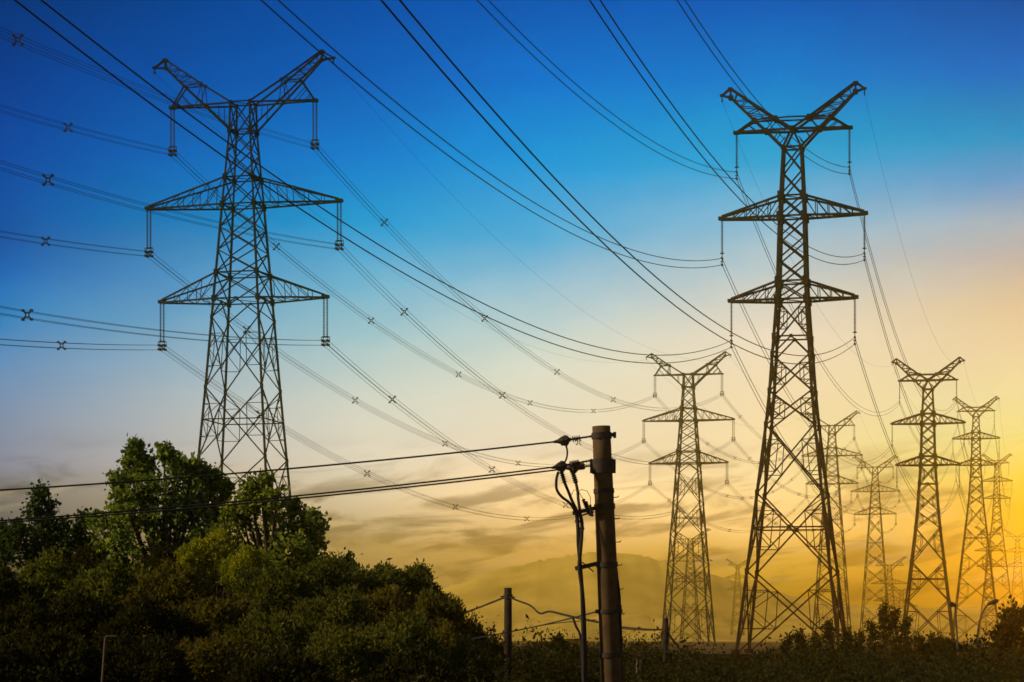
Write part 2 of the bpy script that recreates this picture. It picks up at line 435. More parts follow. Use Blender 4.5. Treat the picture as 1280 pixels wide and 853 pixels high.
# ------------------------------------------------------------------ pylons
DIRX = 0.225
YAW = -math.atan(DIRX)          # the lines run away to the right
def lerp(a, b, t): return a + (b - a) * t
def pylon(spec, px, d, zmid, name, label, mat, group, fine=1.0):
    """lattice pylon; spec levels are metres above the middle cross-arm's lower chord"""
    X0 = (px - 640) * d / F
    gz = ground_z(X0, d)
    mid = CAMZ + zmid - gz            # height of the middle arm above the pylon's foot
    root = empty(name, (X0, d, gz), YAW)
    tag(root, label, 'pylon', group)
    lv = spec['levels']               # (z, half width)
    zs = [l[0] for l in lv][::-1]; ws = [l[1] for l in lv][::-1]
    slope = (lv[-2][1] - lv[-1][1]) / (lv[-2][0] - lv[-1][0])
    def hw(z):
        if z < zs[0]: return ws[0] + slope * (z - zs[0])
        return float(np.interp(z, zs, ws))
    foot = -mid
    def C(sx, sy, z): w = hw(z); return Vector((sx * w, sy * w, z + mid))
    corners = [(-1, -1), (1, -1), (1, 1), (-1, 1)]
    LG, BR, SB = spec['leg'] * fine, spec['brace'] * fine, spec['sub'] * fine
    # legs
    knots = [l[0] for l in lv if l[0] > foot + 1] + [foot]
    for sx, sy in corners:
        m = MB()
        for a, b in zip(knots[:-1], knots[1:]):
            m.bar(C(sx, sy, a), C(sx, sy, b), LG * (0.8 if a > 0 else 1.0))
        for z in knots[1:-1]:
            c = C(sx, sy, z); gk = 1.35 if z < -11 else 1.9
            m.box(c, (LG * gk, LG * gk, LG * gk * 1.6))
        f = C(sx, sy, foot); m.box(f + Vector((0, 0, 0.2)), (LG * 3, LG * 3, 0.5))
        m.build('leg', mat, root)
    # bracing
    b = MB()
    panels = [p for p in spec['panels'] if p[1] >= foot - 0.5]
    last = panels[-1][1] if panels else 0
    z = last
    while z > foot + 1.5:              # further X panels down to the ground
        h = max(6.0, hw(z) * 1.9)
        nz = z - h
        if nz < foot + 3.5: nz = foot
        panels.append((z, nz, 'XR')); z = nz
    for za, zb, kind in panels:
        for i in range(4):
            c1, c2 = corners[i], corners[(i + 1) % 4]
            A1, A2, B1, B2 = C(*c1, za), C(*c2, za), C(*c1, zb), C(*c2, zb)
            if kind[0] == 'X':
                b.bar(A1, B2, BR); b.bar(A2, B1, BR)
                wa, wb = (A1 - A2).length, (B1 - B2).length
                t = wa / (wa + wb)     # crossing
                ctr = A1.lerp(B2, t)
                if 'H' in kind:
                    zc = lerp(za, zb, t)
                    l1, l2 = C(*c1, zc), C(*c2, zc)
                    b.bar(l1, l2, BR); b.box(ctr, (LG, LG, LG * 1.6))
                if 'R' in kind or 'H' in kind:  # secondary members between brace and leg
                    for (p, q, ca) in ((A1, B2, c1), (A2, B1, c2)):
                        u = p.lerp(q, t * 0.52); zu = u.z - mid
                        b.bar(u, C(*ca, zu), SB)
                        b.bar(u, C(*ca, lerp(za, zb, t)), SB)
                        b.bar(u, C(*ca, lerp(za, zb, 0.08)), SB) if 'H' in kind else None
                    for (p, q, ca) in ((B1, A2, c1), (B2, A1, c2)):
                        u = p.lerp(q, (1 - t) * 0.55); zu = u.z - mid
                        b.bar(u, C(*ca, zu), SB)
                        b.bar(u, C(*ca, lerp(za, zb, t)), SB)
                        uu = (A1 if ca == c1 else A2).lerp(B2 if ca == c1 else B1, t * 0.52)
                        b.bar(u, uu, SB)
            elif kind == 'V':          # inverted V hanging from the middle of the upper chord
                mid_ = (A1 + A2) / 2
                b.bar(mid_, B1, BR); b.bar(mid_, B2, BR); b.bar(A1, A2, BR)
                b.box(mid_, (LG, LG, LG * 1.2))
    for z in spec['rings']:
        for i in range(4):
            b.bar(C(*corners[i], z), C(*corners[(i + 1) % 4], z), BR * 1.15)
        b.bar(C(-1, -1, z), C(1, 1, z), SB)
    b.build('lattice_bracing', mat, root)
    tips = {}
    # cross-arms
    for key, zl, zu, tip, n in spec['arms']:
        for s in (-1, 1):
            m = MB()
            tipp = Vector((s * tip, 0, zl + mid + 0.05)); e = 0.28
            for sy in (-1, 1):
                L0, U0 = C(s, sy, zl), C(s, sy, zu)
                tl = tipp + Vector((0, sy * e, 0)); tu = tl + Vector((0, 0, 0.28))
                m.bar(L0, tl, BR * 1.5); m.bar(U0, tu, BR * 1.4)
                pl, pu = L0, U0
                for k in range(1, n):
                    t = k / n
                    ql, qu = L0.lerp(tl, t), U0.lerp(tu, t)
                    m.bar(ql, qu, SB); m.bar(pu, ql, SB) if k % 2 else m.bar(pu, ql, SB)
                    pl, pu = ql, qu
                m.bar(L0, U0, BR)
            for k in range(1, n):
                t = k / n
                a = C(s, -1, zl).lerp(tipp + Vector((0, -e, 0)), t); c = C(s, 1, zl).lerp(tipp + Vector((0, e, 0)), t)
                m.bar(a, c, SB)
                a2 = C(s, -1, zl).lerp(tipp + Vector((0, -e, 0)), (k - 1) / n)
                m.bar(a2, c, SB)
            m.box(tipp + Vector((0, 0, .1)), (0.75, 2 * e + .25, 0.34))
            m.build('cross_arm', mat, root)
            tips[(key, s)] = tipp + Vector((0, 0, -0.1))
    # head: two horns with the top arms
    H = spec['head']
    for s in (-1, 1):
        m = MB(); mh = MB()
        dw = hw(H['waist'])
        def Hp(x, z, sy):             # point on the horn, narrowing outwards
            w = lerp(dw, 0.22, min(1, abs(x) / H['peak'][0]))
            return Vector((s * x, sy * w, z + mid))
        for sy in (-1, 1):
            lo = [Hp(*p, sy) for p in H['lower']]
            up = [Hp(*p, sy) for p in H['upper']]
            for q in (lo, up):
                for a, c in zip(q[:-1], q[1:]): mh.bar(a, c, BR * 1.5)
            mh.bar(up[-1], lo[-1], BR)
            out = Hp(*H['outer'], sy * .3)
            mh.bar(up[-1], out, BR * 1.2); mh.bar(lo[-1], out, BR * 1.2)
            # lacing between the chords
            li = [Hp(lerp(H['lower'][-2][0], H['lower'][-1][0], t), lerp(H['lower'][-2][1], H['lower'][-1][1], t), sy) for t in (0, .3, .6, .85)]
            ui = [Hp(lerp(H['upper'][-2][0], H['upper'][-1][0], t), lerp(H['upper'][-2][1], H['upper'][-1][1], t), sy) for t in (.05, .35, .62, .85)]
            for a, c in zip(li, ui): mh.bar(a, c, SB)
            for a, c in zip(li[1:], ui[:-1]): mh.bar(a, c, SB)
            # top arm
            tip = Vector((s * H['arm'][0], sy * 0.22, H['arm'][1] + mid))
            inner = Hp(H['arm_in'], H['arm'][1], sy)
            m.bar(inner, tip, BR * 1.5)
            hang = Hp(*H['hang'], sy)
            m.bar(hang, tip, BR * 1.2)
            for t in (.35, .7):
                a = inner.lerp(tip, lerp(H['st'][0], 1, t)); c = hang.lerp(tip, t)
                m.bar(a, c, SB)
            for pz in H['extra']:
                m.bar(Hp(*pz[0], sy), Hp(*pz[1], sy), SB if len(pz) < 3 else BR * pz[2])
        for p in H['lower'] + H['upper'][:-1]:
            mh.bar(Hp(*p, -1), Hp(*p, 1), SB)
            for sy in (-1, 1): mh.box(Hp(*p, sy), (LG * 1.6, LG * .7, LG * 1.6))
        mh.box(Vector((s * (H['peak'][0]), 0, H['peak'][1] + mid - .1)), (.5, .6, .35))
        o = Vector((s * H['outer'][0], 0, H['outer'][1] + mid)); mh.box(o, (.45, .4, .25))
        mh.tube([o, o + Vector((0, 0, -.55))], .07, 5); mh.box(o + Vector((0, 0, -.6)), (.12, .5, .16))
        tipc = Vector((s * H['arm'][0], 0, H['arm'][1] + mid)); m.box(tipc, (.7, .6, .32))
        mh.build('horn', mat, root); m.build('cross_arm', mat, root)
        tips[('upper', s)] = tipc + Vector((0, 0, -.15))
        tips[('earth', s)] = o + Vector((0, 0, -.62))
    mw = Matrix.Translation((X0, d, gz)) @ Matrix.Rotation(YAW, 4, 'Z')
    return {'root': root, 'tips': {k: mw @ v for k, v in tips.items()}, 'd': d}

SPEC_A = dict(leg=.22, brace=.12, sub=.068,
    levels=[(11.6, 1.15), (8.4, 1.22), (3.07, 1.62), (0, 1.85), (-7.74, 2.4), (-10.7, 2.6), (-12.8, 2.76), (-20.7, 3.3), (-28.6, 3.9), (-36, 4.45), (-49, 5.4)],
    panels=[(11.6, 8.4, 'X'), (8.4, 5.8, 'X'), (5.8, 3.07, 'X'), (3.07, 0, 'X'), (0, -2.6, 'X'), (-2.6, -5.2, 'X'), (-5.2, -7.74, 'X'), (-7.74, -10.7, 'X'),
            (-10.7, -12.8, 'V'), (-12.8, -20.7, 'XR'), (-20.7, -28.6, 'XHR')],
    rings=[11.6, 8.4, 3.07, 0, -7.74, -10.7],
    arms=[('middle', 0, 3.07, 11.3, 5), ('lower', -10.7, -7.74, 9.7, 4)],
    head=dict(waist=8.4, lower=[(1.2, 8.4), (4.54, 11.55), (6.9, 13.75), (9.25, 16.0)], upper=[(1.15, 11.6), (4.75, 13.9), (9.3, 17.0)],
              peak=(9.3, 17.0), outer=(10.6, 16.15), arm=(8.45, 11.5), arm_in=1.15, hang=(6.9, 13.75), st=(.5,),
              extra=[((4.75, 13.9), (4.54, 11.55)), ((4.75, 13.9), (6.9, 13.75)), ((4.75, 13.9), (5.4, 11.5)), ((2.6, 11.5), (2.5, 9.7))]))
SPEC_B = dict(leg=.30, brace=.155, sub=.088,
    levels=[(7.35, .95), (2.17, 1.2), (0, 1.3), (-6.9, 1.47), (-8.83, 1.56), (-12.8, 1.82), (-14.75, 1.96), (-18.6, 2.22), (-22.2, 2.56), (-29.45, 3.4), (-37.7, 4.35), (-46.3, 5.35)],
    panels=[(7.35, 4.75, 'X'), (4.75, 2.17, 'X'), (2.17, 0, 'X'), (0, -2.3, 'X'), (-2.3, -4.6, 'X'), (-4.6, -6.9, 'X'), (-6.9, -8.83, 'X'),
            (-8.83, -12.8, 'XR'), (-12.8, -14.75, 'V'), (-14.75, -18.6, 'XR'), (-18.6, -22.2, 'XR'), (-22.2, -29.45, 'XR'), (-29.45, -37.7, 'XHR')],
    rings=[7.35, 2.17, 0, -6.9, -8.83],
    arms=[('middle', 0, 2.17, 7.55, 5), ('lower', -8.83, -6.9, 6.55, 4)],
    head=dict(waist=7.35, lower=[(.95, 7.35), (2.8, 9.25), (4.06, 10.45), (6.6, 13.0)], upper=[(0.02, 9.3), (1.8, 10.5), (6.65, 14.0)],
              peak=(6.65, 14.0), outer=(7.55, 13.3), arm=(5.98, 9.25), arm_in=0.05, hang=(4.06, 10.45), st=(.44,),
              extra=[((.95, 7.35), (0.02, 9.3), 1.4), ((1.8, 10.5), (4.06, 10.45), 1.0), ((0.02, 10.5), (1.8, 10.5), 1.0), ((1.8, 10.5), (2.8, 9.25)), ((1.3, 7.7), (.7, 8.4)), ((1.3, 9.25), (1.9, 8.3))]))
GA, GB, GF = 'pylons of the left power line', 'pylons of the right power line', 'far pylons in the haze'
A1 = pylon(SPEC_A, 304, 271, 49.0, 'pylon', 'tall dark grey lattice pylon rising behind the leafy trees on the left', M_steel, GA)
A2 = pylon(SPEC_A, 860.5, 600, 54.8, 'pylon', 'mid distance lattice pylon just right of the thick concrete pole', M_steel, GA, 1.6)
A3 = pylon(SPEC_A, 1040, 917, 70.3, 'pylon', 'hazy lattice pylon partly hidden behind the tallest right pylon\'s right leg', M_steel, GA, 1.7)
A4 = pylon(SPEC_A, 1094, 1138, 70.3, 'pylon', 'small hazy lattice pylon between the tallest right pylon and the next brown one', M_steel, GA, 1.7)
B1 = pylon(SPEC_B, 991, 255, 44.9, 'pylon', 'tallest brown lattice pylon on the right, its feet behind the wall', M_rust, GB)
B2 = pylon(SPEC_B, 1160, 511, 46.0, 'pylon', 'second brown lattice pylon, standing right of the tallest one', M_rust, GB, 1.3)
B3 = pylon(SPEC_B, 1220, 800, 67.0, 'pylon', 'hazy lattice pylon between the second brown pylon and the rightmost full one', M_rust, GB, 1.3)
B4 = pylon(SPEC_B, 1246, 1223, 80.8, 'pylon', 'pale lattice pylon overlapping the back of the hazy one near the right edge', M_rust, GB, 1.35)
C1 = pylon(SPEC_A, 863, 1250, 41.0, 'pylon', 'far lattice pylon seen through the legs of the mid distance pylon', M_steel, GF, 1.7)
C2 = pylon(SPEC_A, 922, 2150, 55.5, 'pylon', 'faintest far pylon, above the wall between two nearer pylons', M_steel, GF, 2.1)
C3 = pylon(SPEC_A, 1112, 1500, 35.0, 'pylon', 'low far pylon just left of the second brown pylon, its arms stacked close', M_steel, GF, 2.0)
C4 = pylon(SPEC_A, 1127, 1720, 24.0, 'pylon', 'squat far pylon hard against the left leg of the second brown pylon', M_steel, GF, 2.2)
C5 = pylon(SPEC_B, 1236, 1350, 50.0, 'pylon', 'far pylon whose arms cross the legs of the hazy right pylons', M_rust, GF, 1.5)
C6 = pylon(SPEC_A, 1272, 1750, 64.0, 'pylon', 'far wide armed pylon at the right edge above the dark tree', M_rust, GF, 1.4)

# ------------------------------------------------------------------ insulators and conductors
KEYS = ('upper', 'middle', 'lower')
SIDE = {-1: 'left', 1: 'right'}
LA, LB = 4.75, 4.1
def disc_prof(n, r):
    pr = [(0, .02)]
    for k in range(n):
        t = (k + .5) / n; e = .32 / n
        pr += [(t - e, .035), (t - e * .1, r), (t + e * .25, r * .9), (t + e, .035)]
    return pr + [(1, .02)]
def insulator_mesh(double):
    """strings hang from (0,0,0) down the local -z axis"""
    me = {}
    L = LA if double else LB
    m = MB()
    xs_ = (-.19, .19) if double else (0,)
    for x in xs_:
        m.lathe((x, 0, -.02), (x, 0, -L + .45), disc_prof(26, .15 if double else .16), 8)
    me['discs'] = m
    y = MB()
    for x in xs_:
        y.tube([(x, 0, -L + .6), (x, 0, -L + .35)], .05, 5)
    if double:
        y.box((0, 0, -L + .42), (.75, .10, .16))
        for x in (-.27, .27):
            for z in (-.08, -.62 + .08):
                y.box((x, 0, -L + z + .08), (.25, .85, .24)); y.tube([(x, 0, -L + .4), (x, 0, -L - .5)], .045, 5)
        y.bar((-.27, 0, -L + .1), (.27, 0, -L - .45), .07); y.bar((.27, 0, -L + .1), (-.27, 0, -L - .45), .07)
        y.tube([(-.48, 0, -L + .5), (-.5, 0, -L + .1), (-.42, 0, -L - .2)], .04, 5); y.tube([(.48, 0, -L + .5), (.5, 0, -L + .1), (.42, 0, -L - .2)], .04, 5)
    else:
        y.lathe((0, 0, -L + .62), (0, 0, -L + .5), [(0, .05), (.3, .24), (.7, .24), (1, .05)], 10)
        y.tube([(0, 0, -L + .62), (0, 0, -L - .75)], .045, 5)
        for z in (.05, -.65):
            y.box((0, 0, -L + z), (.16, .85, .18))
        y.box((0, 0, -L - .3), (.3, .1, .12))
    return me['discs'], y
protos = {}
def insulator(double, pos, label, group):
    if double not in protos:
        dm, ym = insulator_mesh(double)
        r = empty('insulator_string')
        dm.build('disc_stack', M_insul, r); ym.build('clamp_yoke', M_iron, r)
        protos[double] = r; o = r
    else:
        o = copy_tree(protos[double])
    o.location = pos; o.rotation_euler = (0, 0, YAW)
    tag(o, label, 'insulator', group)
    return o
NAMES = {'A1': 'the left dark pylon', 'A2': 'the pylon right of the concrete pole', 'A3': "the pylon behind the tallest one's leg", 'A4': 'the small hazy pylon',
         'B1': 'the tallest brown pylon', 'B2': 'the second brown pylon', 'B3': 'the hazy pylon near the right edge', 'B4': 'the pale pylon at the right edge'}
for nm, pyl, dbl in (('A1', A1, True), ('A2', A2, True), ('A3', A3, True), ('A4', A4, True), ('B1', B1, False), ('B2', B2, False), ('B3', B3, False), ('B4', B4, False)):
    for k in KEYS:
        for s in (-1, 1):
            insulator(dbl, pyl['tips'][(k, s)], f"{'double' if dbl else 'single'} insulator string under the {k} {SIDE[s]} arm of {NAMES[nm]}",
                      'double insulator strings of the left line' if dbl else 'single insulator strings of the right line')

def sagged(p, q, sag, n, t0=0.0, t1=1.0):
    out = []
    for i in range(n + 1):
        t = lerp(t0, t1, i / n)
        v = p.lerp(q, t); v = v.copy(); v.z -= 4 * sag * t * (1 - t)
        out.append(v)
    return out
PERP = Vector((math.cos(YAW), math.sin(YAW), 0))
ALONG = Vector((-math.sin(YAW), math.cos(YAW), 0))
BS = 0.27                                     # half spacing of the four-wire bundle
def spacer(parent, c, along):
    m = MB()
    z = Vector((0, 0, 1))
    for a in (-1, 1):
        m.bar(c + PERP * a * BS * .55 - z * BS * .55, c + PERP * a * BS * .55 + z * BS * .55, .085)
        m.bar(c - PERP * BS * .55 + z * a * BS * .55, c + PERP * BS * .55 + z * a * BS * .55, .085)
        for b in (-1, 1):
            p = c + PERP * a * BS * .55 + z * b * BS * .55; q = c + PERP * a * BS * 1.35 + z * b * BS * 1.35
            m.bar(p, q, .115); m.bar(q - along * .15, q + along * .15, .17)
    m.build('spacer', M_iron, parent)
def bundle(p, q, sag, label, rad, t0, t1, spacers, seg=44):
    p = p - Vector((0, 0, LA + .23)); q = q - Vector((0, 0, LA + .23))
    path = sagged(p, q, sag, seg, t0, t1)
    root = empty('conductor_bundle', path[0]); tag(root, label, 'power cable', 'four wire bundles of the left line')
    off = path[0]
    for a in (-1, 1):
        for b in (-1, 1):
            m = MB(); o = PERP * a * BS + Vector((0, 0, b * BS)) - off
            m.tube([v + o for v in path], rad, 5)
            m.build('wire', M_wire, root)
    for t in spacers:
        if t0 <= t <= t1:
            v = sagged(p, q, sag, 1, t, t)[0]
            spacer(root, v - off, (q - p).normalized())
def pair(p, q, sag, label, rad, t0=0, t1=1, seg=60):
    p = p - Vector((0, 0, LB)); q = q - Vector((0, 0, LB))
    path = sagged(p, q, sag, seg, t0, t1)
    root = empty('conductor_pair', path[0]); tag(root, label, 'power cable', 'twin wires of the right line')
    for dz in (.05, -.65):
        m = MB(); o = Vector((0, 0, dz)) - path[0]
        m.tube([v + o for v in path], rad, 6)
        m.build('wire', M_wire, root)
def earthwire(p, q, sag, label, rad, t0=0, t1=1):
    path = sagged(p, q, sag, 44, t0, t1); o = path[0]
    m = MB(); m.tube([v - o for v in path], rad, 5)
    w = m.build('earth_wire', M_wire); w.location = o
    tag(w, label, 'power cable', 'thin earth wires')

def shift(tips, dx, dd, dz=0):
    return {k: v + Vector((dx, dd, dz)) for k, v in tips.items()}
A0 = shift(A1['tips'], -DIRX * 329, -329, 0.0)
B0 = shift(B1['tips'], -DIRX * 256, -256, 0.0)
def sp(n, first=.085, step=.158): return [first + step * i for i in range(n)]
spansA = [('from the left edge of the picture to the left dark pylon', A0, A1['tips'], 10.3, 0.25, 1.0, [1 - .085 * f for f in (1.0, 1.9)], .021),
          ('between the left dark pylon and the next', A1['tips'], A2['tips'], 13.6, 0, 1, sp(6, .09, .16), .024),
          ('between the second and third left-line pylons', A2['tips'], A3['tips'], 12.5, 0, 1, sp(6, .09, .16), .030),
          ('between the third and fourth left-line pylons', A3['tips'], A4['tips'], 8.0, 0, 1, sp(4, .12, .25), .034)]
def tt(tip, px, span):               # place along the span that is seen in the direction px
    d = (tip.x - DIRX * tip.y) / ((px - 640) / F - DIRX)
    return (d - tip.y) / span
SPX = {}
for k, s_, near, far in (('upper', -1, [85], [345, 463, 572, 661, 740]), ('upper', 1, [22], [480, 605, 695, 765]), ('middle', -1, [57], [308, 443, 555, 646, 725]),
                         ('middle', 1, [60], [505, 627, 722]), ('lower', -1, [77], [325, 458, 568, 657, 737]), ('lower', 1, [34], [490, 614, 706])):
    SPX[(True, k, s_)] = [1 + tt(A1['tips'][(k, s_)], p, 329) for p in near]
    SPX[(False, k, s_)] = [tt(A1['tips'][(k, s_)], p, 329) for p in far]
for txt, a, b_, sag, t0, t1, sps0, rad in spansA:
    for k in KEYS:
        for s in (-1, 1):
            sps = SPX.get((a is A0, k, s), sps0) if (a is A0 or a is A1['tips']) else sps0
            j = 0 if sps is not sps0 else random.uniform(-.012, .012)
            bundle(a[(k, s)], b_[(k, s)], sag, f'{k} {SIDE[s]} bundle {txt}', rad, t0, t1, [t + j for t in sps], 44)
spansB = [('from overhead to the tallest brown pylon', B0, B1['tips'], 11.9, .06, 1, .034),
          ('between the tallest and the second brown pylon', B1['tips'], B2['tips'], 11.0, 0, 1, .032),
          ('between the second brown pylon and the next hazy one', B2['tips'], B3['tips'], 11.0, 0, 1, .036),
          ('between the two hazy pylons near the right edge', B3['tips'], B4['tips'], 13.0, 0, 1, .044)]
for txt, a, b_, sag, t0, t1, rad in spansB:
    for k in KEYS:
        for s in (-1, 1):
            p0 = a[(k, s)] - Vector((0, 0, 2.0 if s > 0 else 0.0)) if a is B0 else a[(k, s)]
            pair(p0, b_[(k, s)], sag, f'{k} {SIDE[s]} pair of wires {txt}', rad, t0, t1, 70)
for txt, a, b_, sag, t0, t1, sps, rad in spansA:
    if a is A0: continue
    for s in (-1, 1):
        earthwire(a[('earth', s)], b_[('earth', s)], sag * .8, f'{SIDE[s]} thin earth wire {txt}', rad * .55, t0, t1)
for txt, a, b_, sag, t0, t1, rad in spansB:
    if a is B0: continue
    for s in (-1, 1):
        earthwire(a[('earth', s)], b_[('earth', s)], sag * .8, f'{SIDE[s]} thin earth wire {txt}', rad * .4, t0, t1)

# ------------------------------------------------------------------ wall and far buildings
w = MB()
wd = 229.0
wr = empty('boundary_wall', ((940 - 640) * wd / F, wd, ground_z(23, wd)))
x0, x1 = -60, 90
zt = CAMZ + (HZ - 818) * wd / F
gz0 = wr.location.z
m = MB()
m.box(((x0 + x1) / 2 - wr.location.x, 0, (zt - gz0) / 2 - .55), (x1 - x0, .3, zt - gz0 + .9)); m.build('wall_panel', M_wall, wr)
m = MB(); m.box(((x0 + x1) / 2 - wr.location.x, 0, zt - gz0 - .04), (x1 - x0 + .2, .46, .12)); m.build('coping', M_concd, wr)
m = MB()
for x in range(x0, x1 + 1, 6): m.box((x - wr.location.x, -.2, (zt - gz0) / 2 - .62), (.35, .2, zt - gz0 + .9))
m.build('buttress', M_wall, wr)
tag(wr, 'long low dark wall in front of the pylon feet', 'wall')
def far_building(px0, px1, py, d, label):
    a = P(px0, py, d); b_ = P(px1, py, d)
    gz = ground_z(a.x, d); wdt = b_.x - a.x; h = a.z - gz
    r = empty('building', ((a.x + b_.x) / 2, d, gz)); tag(r, label, 'building', 'far flat roofed buildings')
    m = MB(); m.box((0, 6, h / 2), (wdt, 12, h)); m.build('wall', M_concd, r)
    m = MB(); m.box((0, 6, h + .15), (wdt + .6, 12.6, .3)); m.build('roof', M_wall, r)
    for k in range(max(2, int(wdt / 3))):
        m = MB(); x = -wdt / 2 + 1.5 + k * (wdt - 3) / max(1, int(wdt / 3) - 1)
        m.box((x, -.03, h - 1.6), (1.1, .1, 1.3)); m.build('window', M_rubber, r)
far_building(669, 685, 804, 620, 'far flat roofed block behind the thicket left of the cables')
far_building(711, 726, 800, 640, 'taller far flat roofed block just left of the concrete pole')

# ------------------------------------------------------------------ the thick concrete pole
PD = 42.0
k_ = PD / F
def Q(x, y, dd=0.0): return P(x, y, PD + dd)
base = P(773, HZ + CAMZ / k_, PD); base.z = 0
pr = empty('utility_pole', base)
tag(pr, 'thick round concrete utility pole with iron bands, in front of the pylons', 'utility pole', None)
def rel(v): return v - base
top = Q(751.5, 533)
m = MB(); N = 24
pts = [rel(base.lerp(top, i / 12)) for i in range(13)]
m.tube(pts, [lerp(.215, .158, i / 12) for i in range(13)], 28)
m.build('shaft', M_conc, pr, smooth=False)
pl = pr.children[0].data
pl.polygons.foreach_set('use_smooth', [len(p.vertices) == 4 for p in pl.polygons])
def axis(y):
    t = (Q(0, y).z - base.z) / (top.z - base.z)
    return base.lerp(top, t), lerp(.215, .158, t)
def strap(y0, y1, extra, name='iron_band', ears=0.0):
    m = MB()
    a, r0 = axis(y1); b_, r1 = axis(y0)
    m.lathe(rel(a), rel(b_), [(0, r0 + extra), (0.02, r0 + extra + .004), (.98, r1 + extra + .004), (1, r1 + extra)], 28)
    if ears:
        c = (a + b_) / 2
        for s in (-1, 1): m.box(rel(c + Vector((s * (r0 + extra + ears / 2 - .02), 0, 0))), (ears, .10, (b_.z - a.z) * .95))
    return m.build(name, M_iron, pr)
strap(541, 549, .014); strap(574, 592, .03, ears=.05); strap(611, 617, .012); strap(630, 637, .014); strap(703, 709, .012)
strap(762, 767, .012, ears=.06); strap(816, 822, .014)
m = MB()       # bolt through the top band
c, r = axis(544); m.tube([rel(c + Vector((r - .02, 0, 0))), rel(c + Vector((r + .09, 0, .01)))], .035, 8); m.box(rel(c + Vector((r + .07, 0, 0))), (.05, .1, .1))
m.build('bolt', M_iron, pr)
for y in (622, 649, 678, 707, 737, 768, 797, 826):        # climbing pegs
    m = MB(); c, r = axis(y)
    m.tube([rel(c + Vector((r - .01, 0, 0))), rel(c + Vector((r + .075, -.01, .005))), rel(c + Vector((r + .085, -.01, .03)))], .008, 6)
    m.build('climbing_peg', M_iron, pr)
m = MB()       # thin conduit down the right side
m.tube([rel(Q(765.5, 613, -.02)), rel(Q(766.3, 640, -.02)), rel(Q(769, 700, -.03)), rel(Q(774.5, 745, -.05)), rel(Q(776.5, 800, -.05)), rel(Q(778, 900, -.05))], .022, 8)
m.build('conduit', M_rubber, pr)
m = MB(); c = rel(Q(773.5, 761, -.08)); m.box(c, (.10, .1, .12)); m.tube([c + Vector((-.0, -.02, .06)), c + Vector((0, -.02, .13))], .018, 8)
m.build('junction_box', M_iron, pr)
m = MB()       # bracket that carries the cable pipe
m.bar(rel(Q(719, 711, -.05)), rel(Q(752, 703.5, -.02)), .075); m.bar(rel(Q(728, 703, -.05)), rel(Q(742, 715, -.02)), .02)
m.build('pipe_bracket', M_iron, pr)
m = MB()       # bracket for the surge arresters
m.bar(rel(Q(716, 642, -.12)), rel(Q(752, 633.5, -.05)), .05, .07); m.bar(rel(Q(735, 640, -.18)), rel(Q(737, 636, .25)), .05)
m.bar(rel(Q(722, 646, -.12)), rel(Q(742, 640, -.05)), .03)
m.build('arrester_bracket', M_iron, pr)
def ribbed(name, p, q, r, n=7, mat=None):
    m = MB(); pf = [(0, r * .5)]
    for i in range(n):
        t = (i + .5) / n; pf += [(t - .4 / n, r * .55), (t, r), (t + .3 / n, r * .55)]
    m.lathe(p, q, pf + [(1, r * .5)], 10)
    return m.build(name, mat or M_rubber, pr)
ribbed('surge_arrester', rel(Q(729, 624, -.12)), rel(Q(736, 643, -.12)), .042)
ribbed('surge_arrester', rel(Q(732.5, 627, .05)), rel(Q(738, 645, .05)), .04)
ribbed('surge_arrester', rel(Q(737.5, 631, -.25)), rel(Q(740.5, 646, -.25)), .034)
m = MB()       # fine leads from the arresters
m.tube([rel(Q(729, 624, -.12)), rel(Q(724, 616, -.14)), rel(Q(722, 612, -.15)), rel(Q(717, 613, -.15)), rel(Q(713, 622, -.15))], .006, 5)
m.tube([rel(Q(738, 631, -.25)), rel(Q(738, 622, -.25)), rel(Q(734, 614, -.2)), rel(Q(727, 612, -.15)), rel(Q(723, 615, -.12))], .006, 5)
m.build('lead_wire', M_rubber, pr)
# the dead-end insulators of the three line wires
def dead_end(x0, y0, x1, y1, dd0, dd1):
    a, b_ = rel(Q(x0, y0, dd0)), rel(Q(x1, y1, dd1))
    m = MB()
    m.tube([a, b_], .014, 6)
    for t in (.08, .62, .74, .86, .92): pass
    pf = [(0, .012)]
    for t in (.28, .36, .44, .52): pf += [(t - .03, .02), (t, .06), (t + .015, .055), (t + .03, .02)]
    for t in (.70, .80, .90): pf += [(t - .02, .016), (t, .028), (t + .02, .016)]
    m.lathe(a, b_, pf + [(1, .03)], 10)
    o = m.build('dead_end_insulator', M_insul, pr)
    c = MB()
    d = (b_ - a).normalized()
    c.lathe(a - d * .22, a + d * .1, [(0, .018), (.25, .035), (.5, .075), (.8, .085), (.9, .04), (1, .02)], 8)
    c.box(a + Vector((-.02, 0, -.045)), (.12, .07, .10)); c.tube([a + d * -.02, a + d * -.02 + Vector((0, 0, .09))], .02, 6)
    c.build('tension_clamp', M_iron, o)
dead_end(707, 550.5, 740, 545.5, 0, 0)
dead_end(703, 582.5, 740, 575.5, -.25, 0)
dead_end(718, 584.5, 740, 582, .25, 0)
ribbed('cable_termination', rel(Q(700, 584, -.25)), rel(Q(706, 604, -.2)), .05, 7)
ribbed('cable_termination', rel(Q(714.5, 586, .25)), rel(Q(720, 604, .15)), .05, 7)
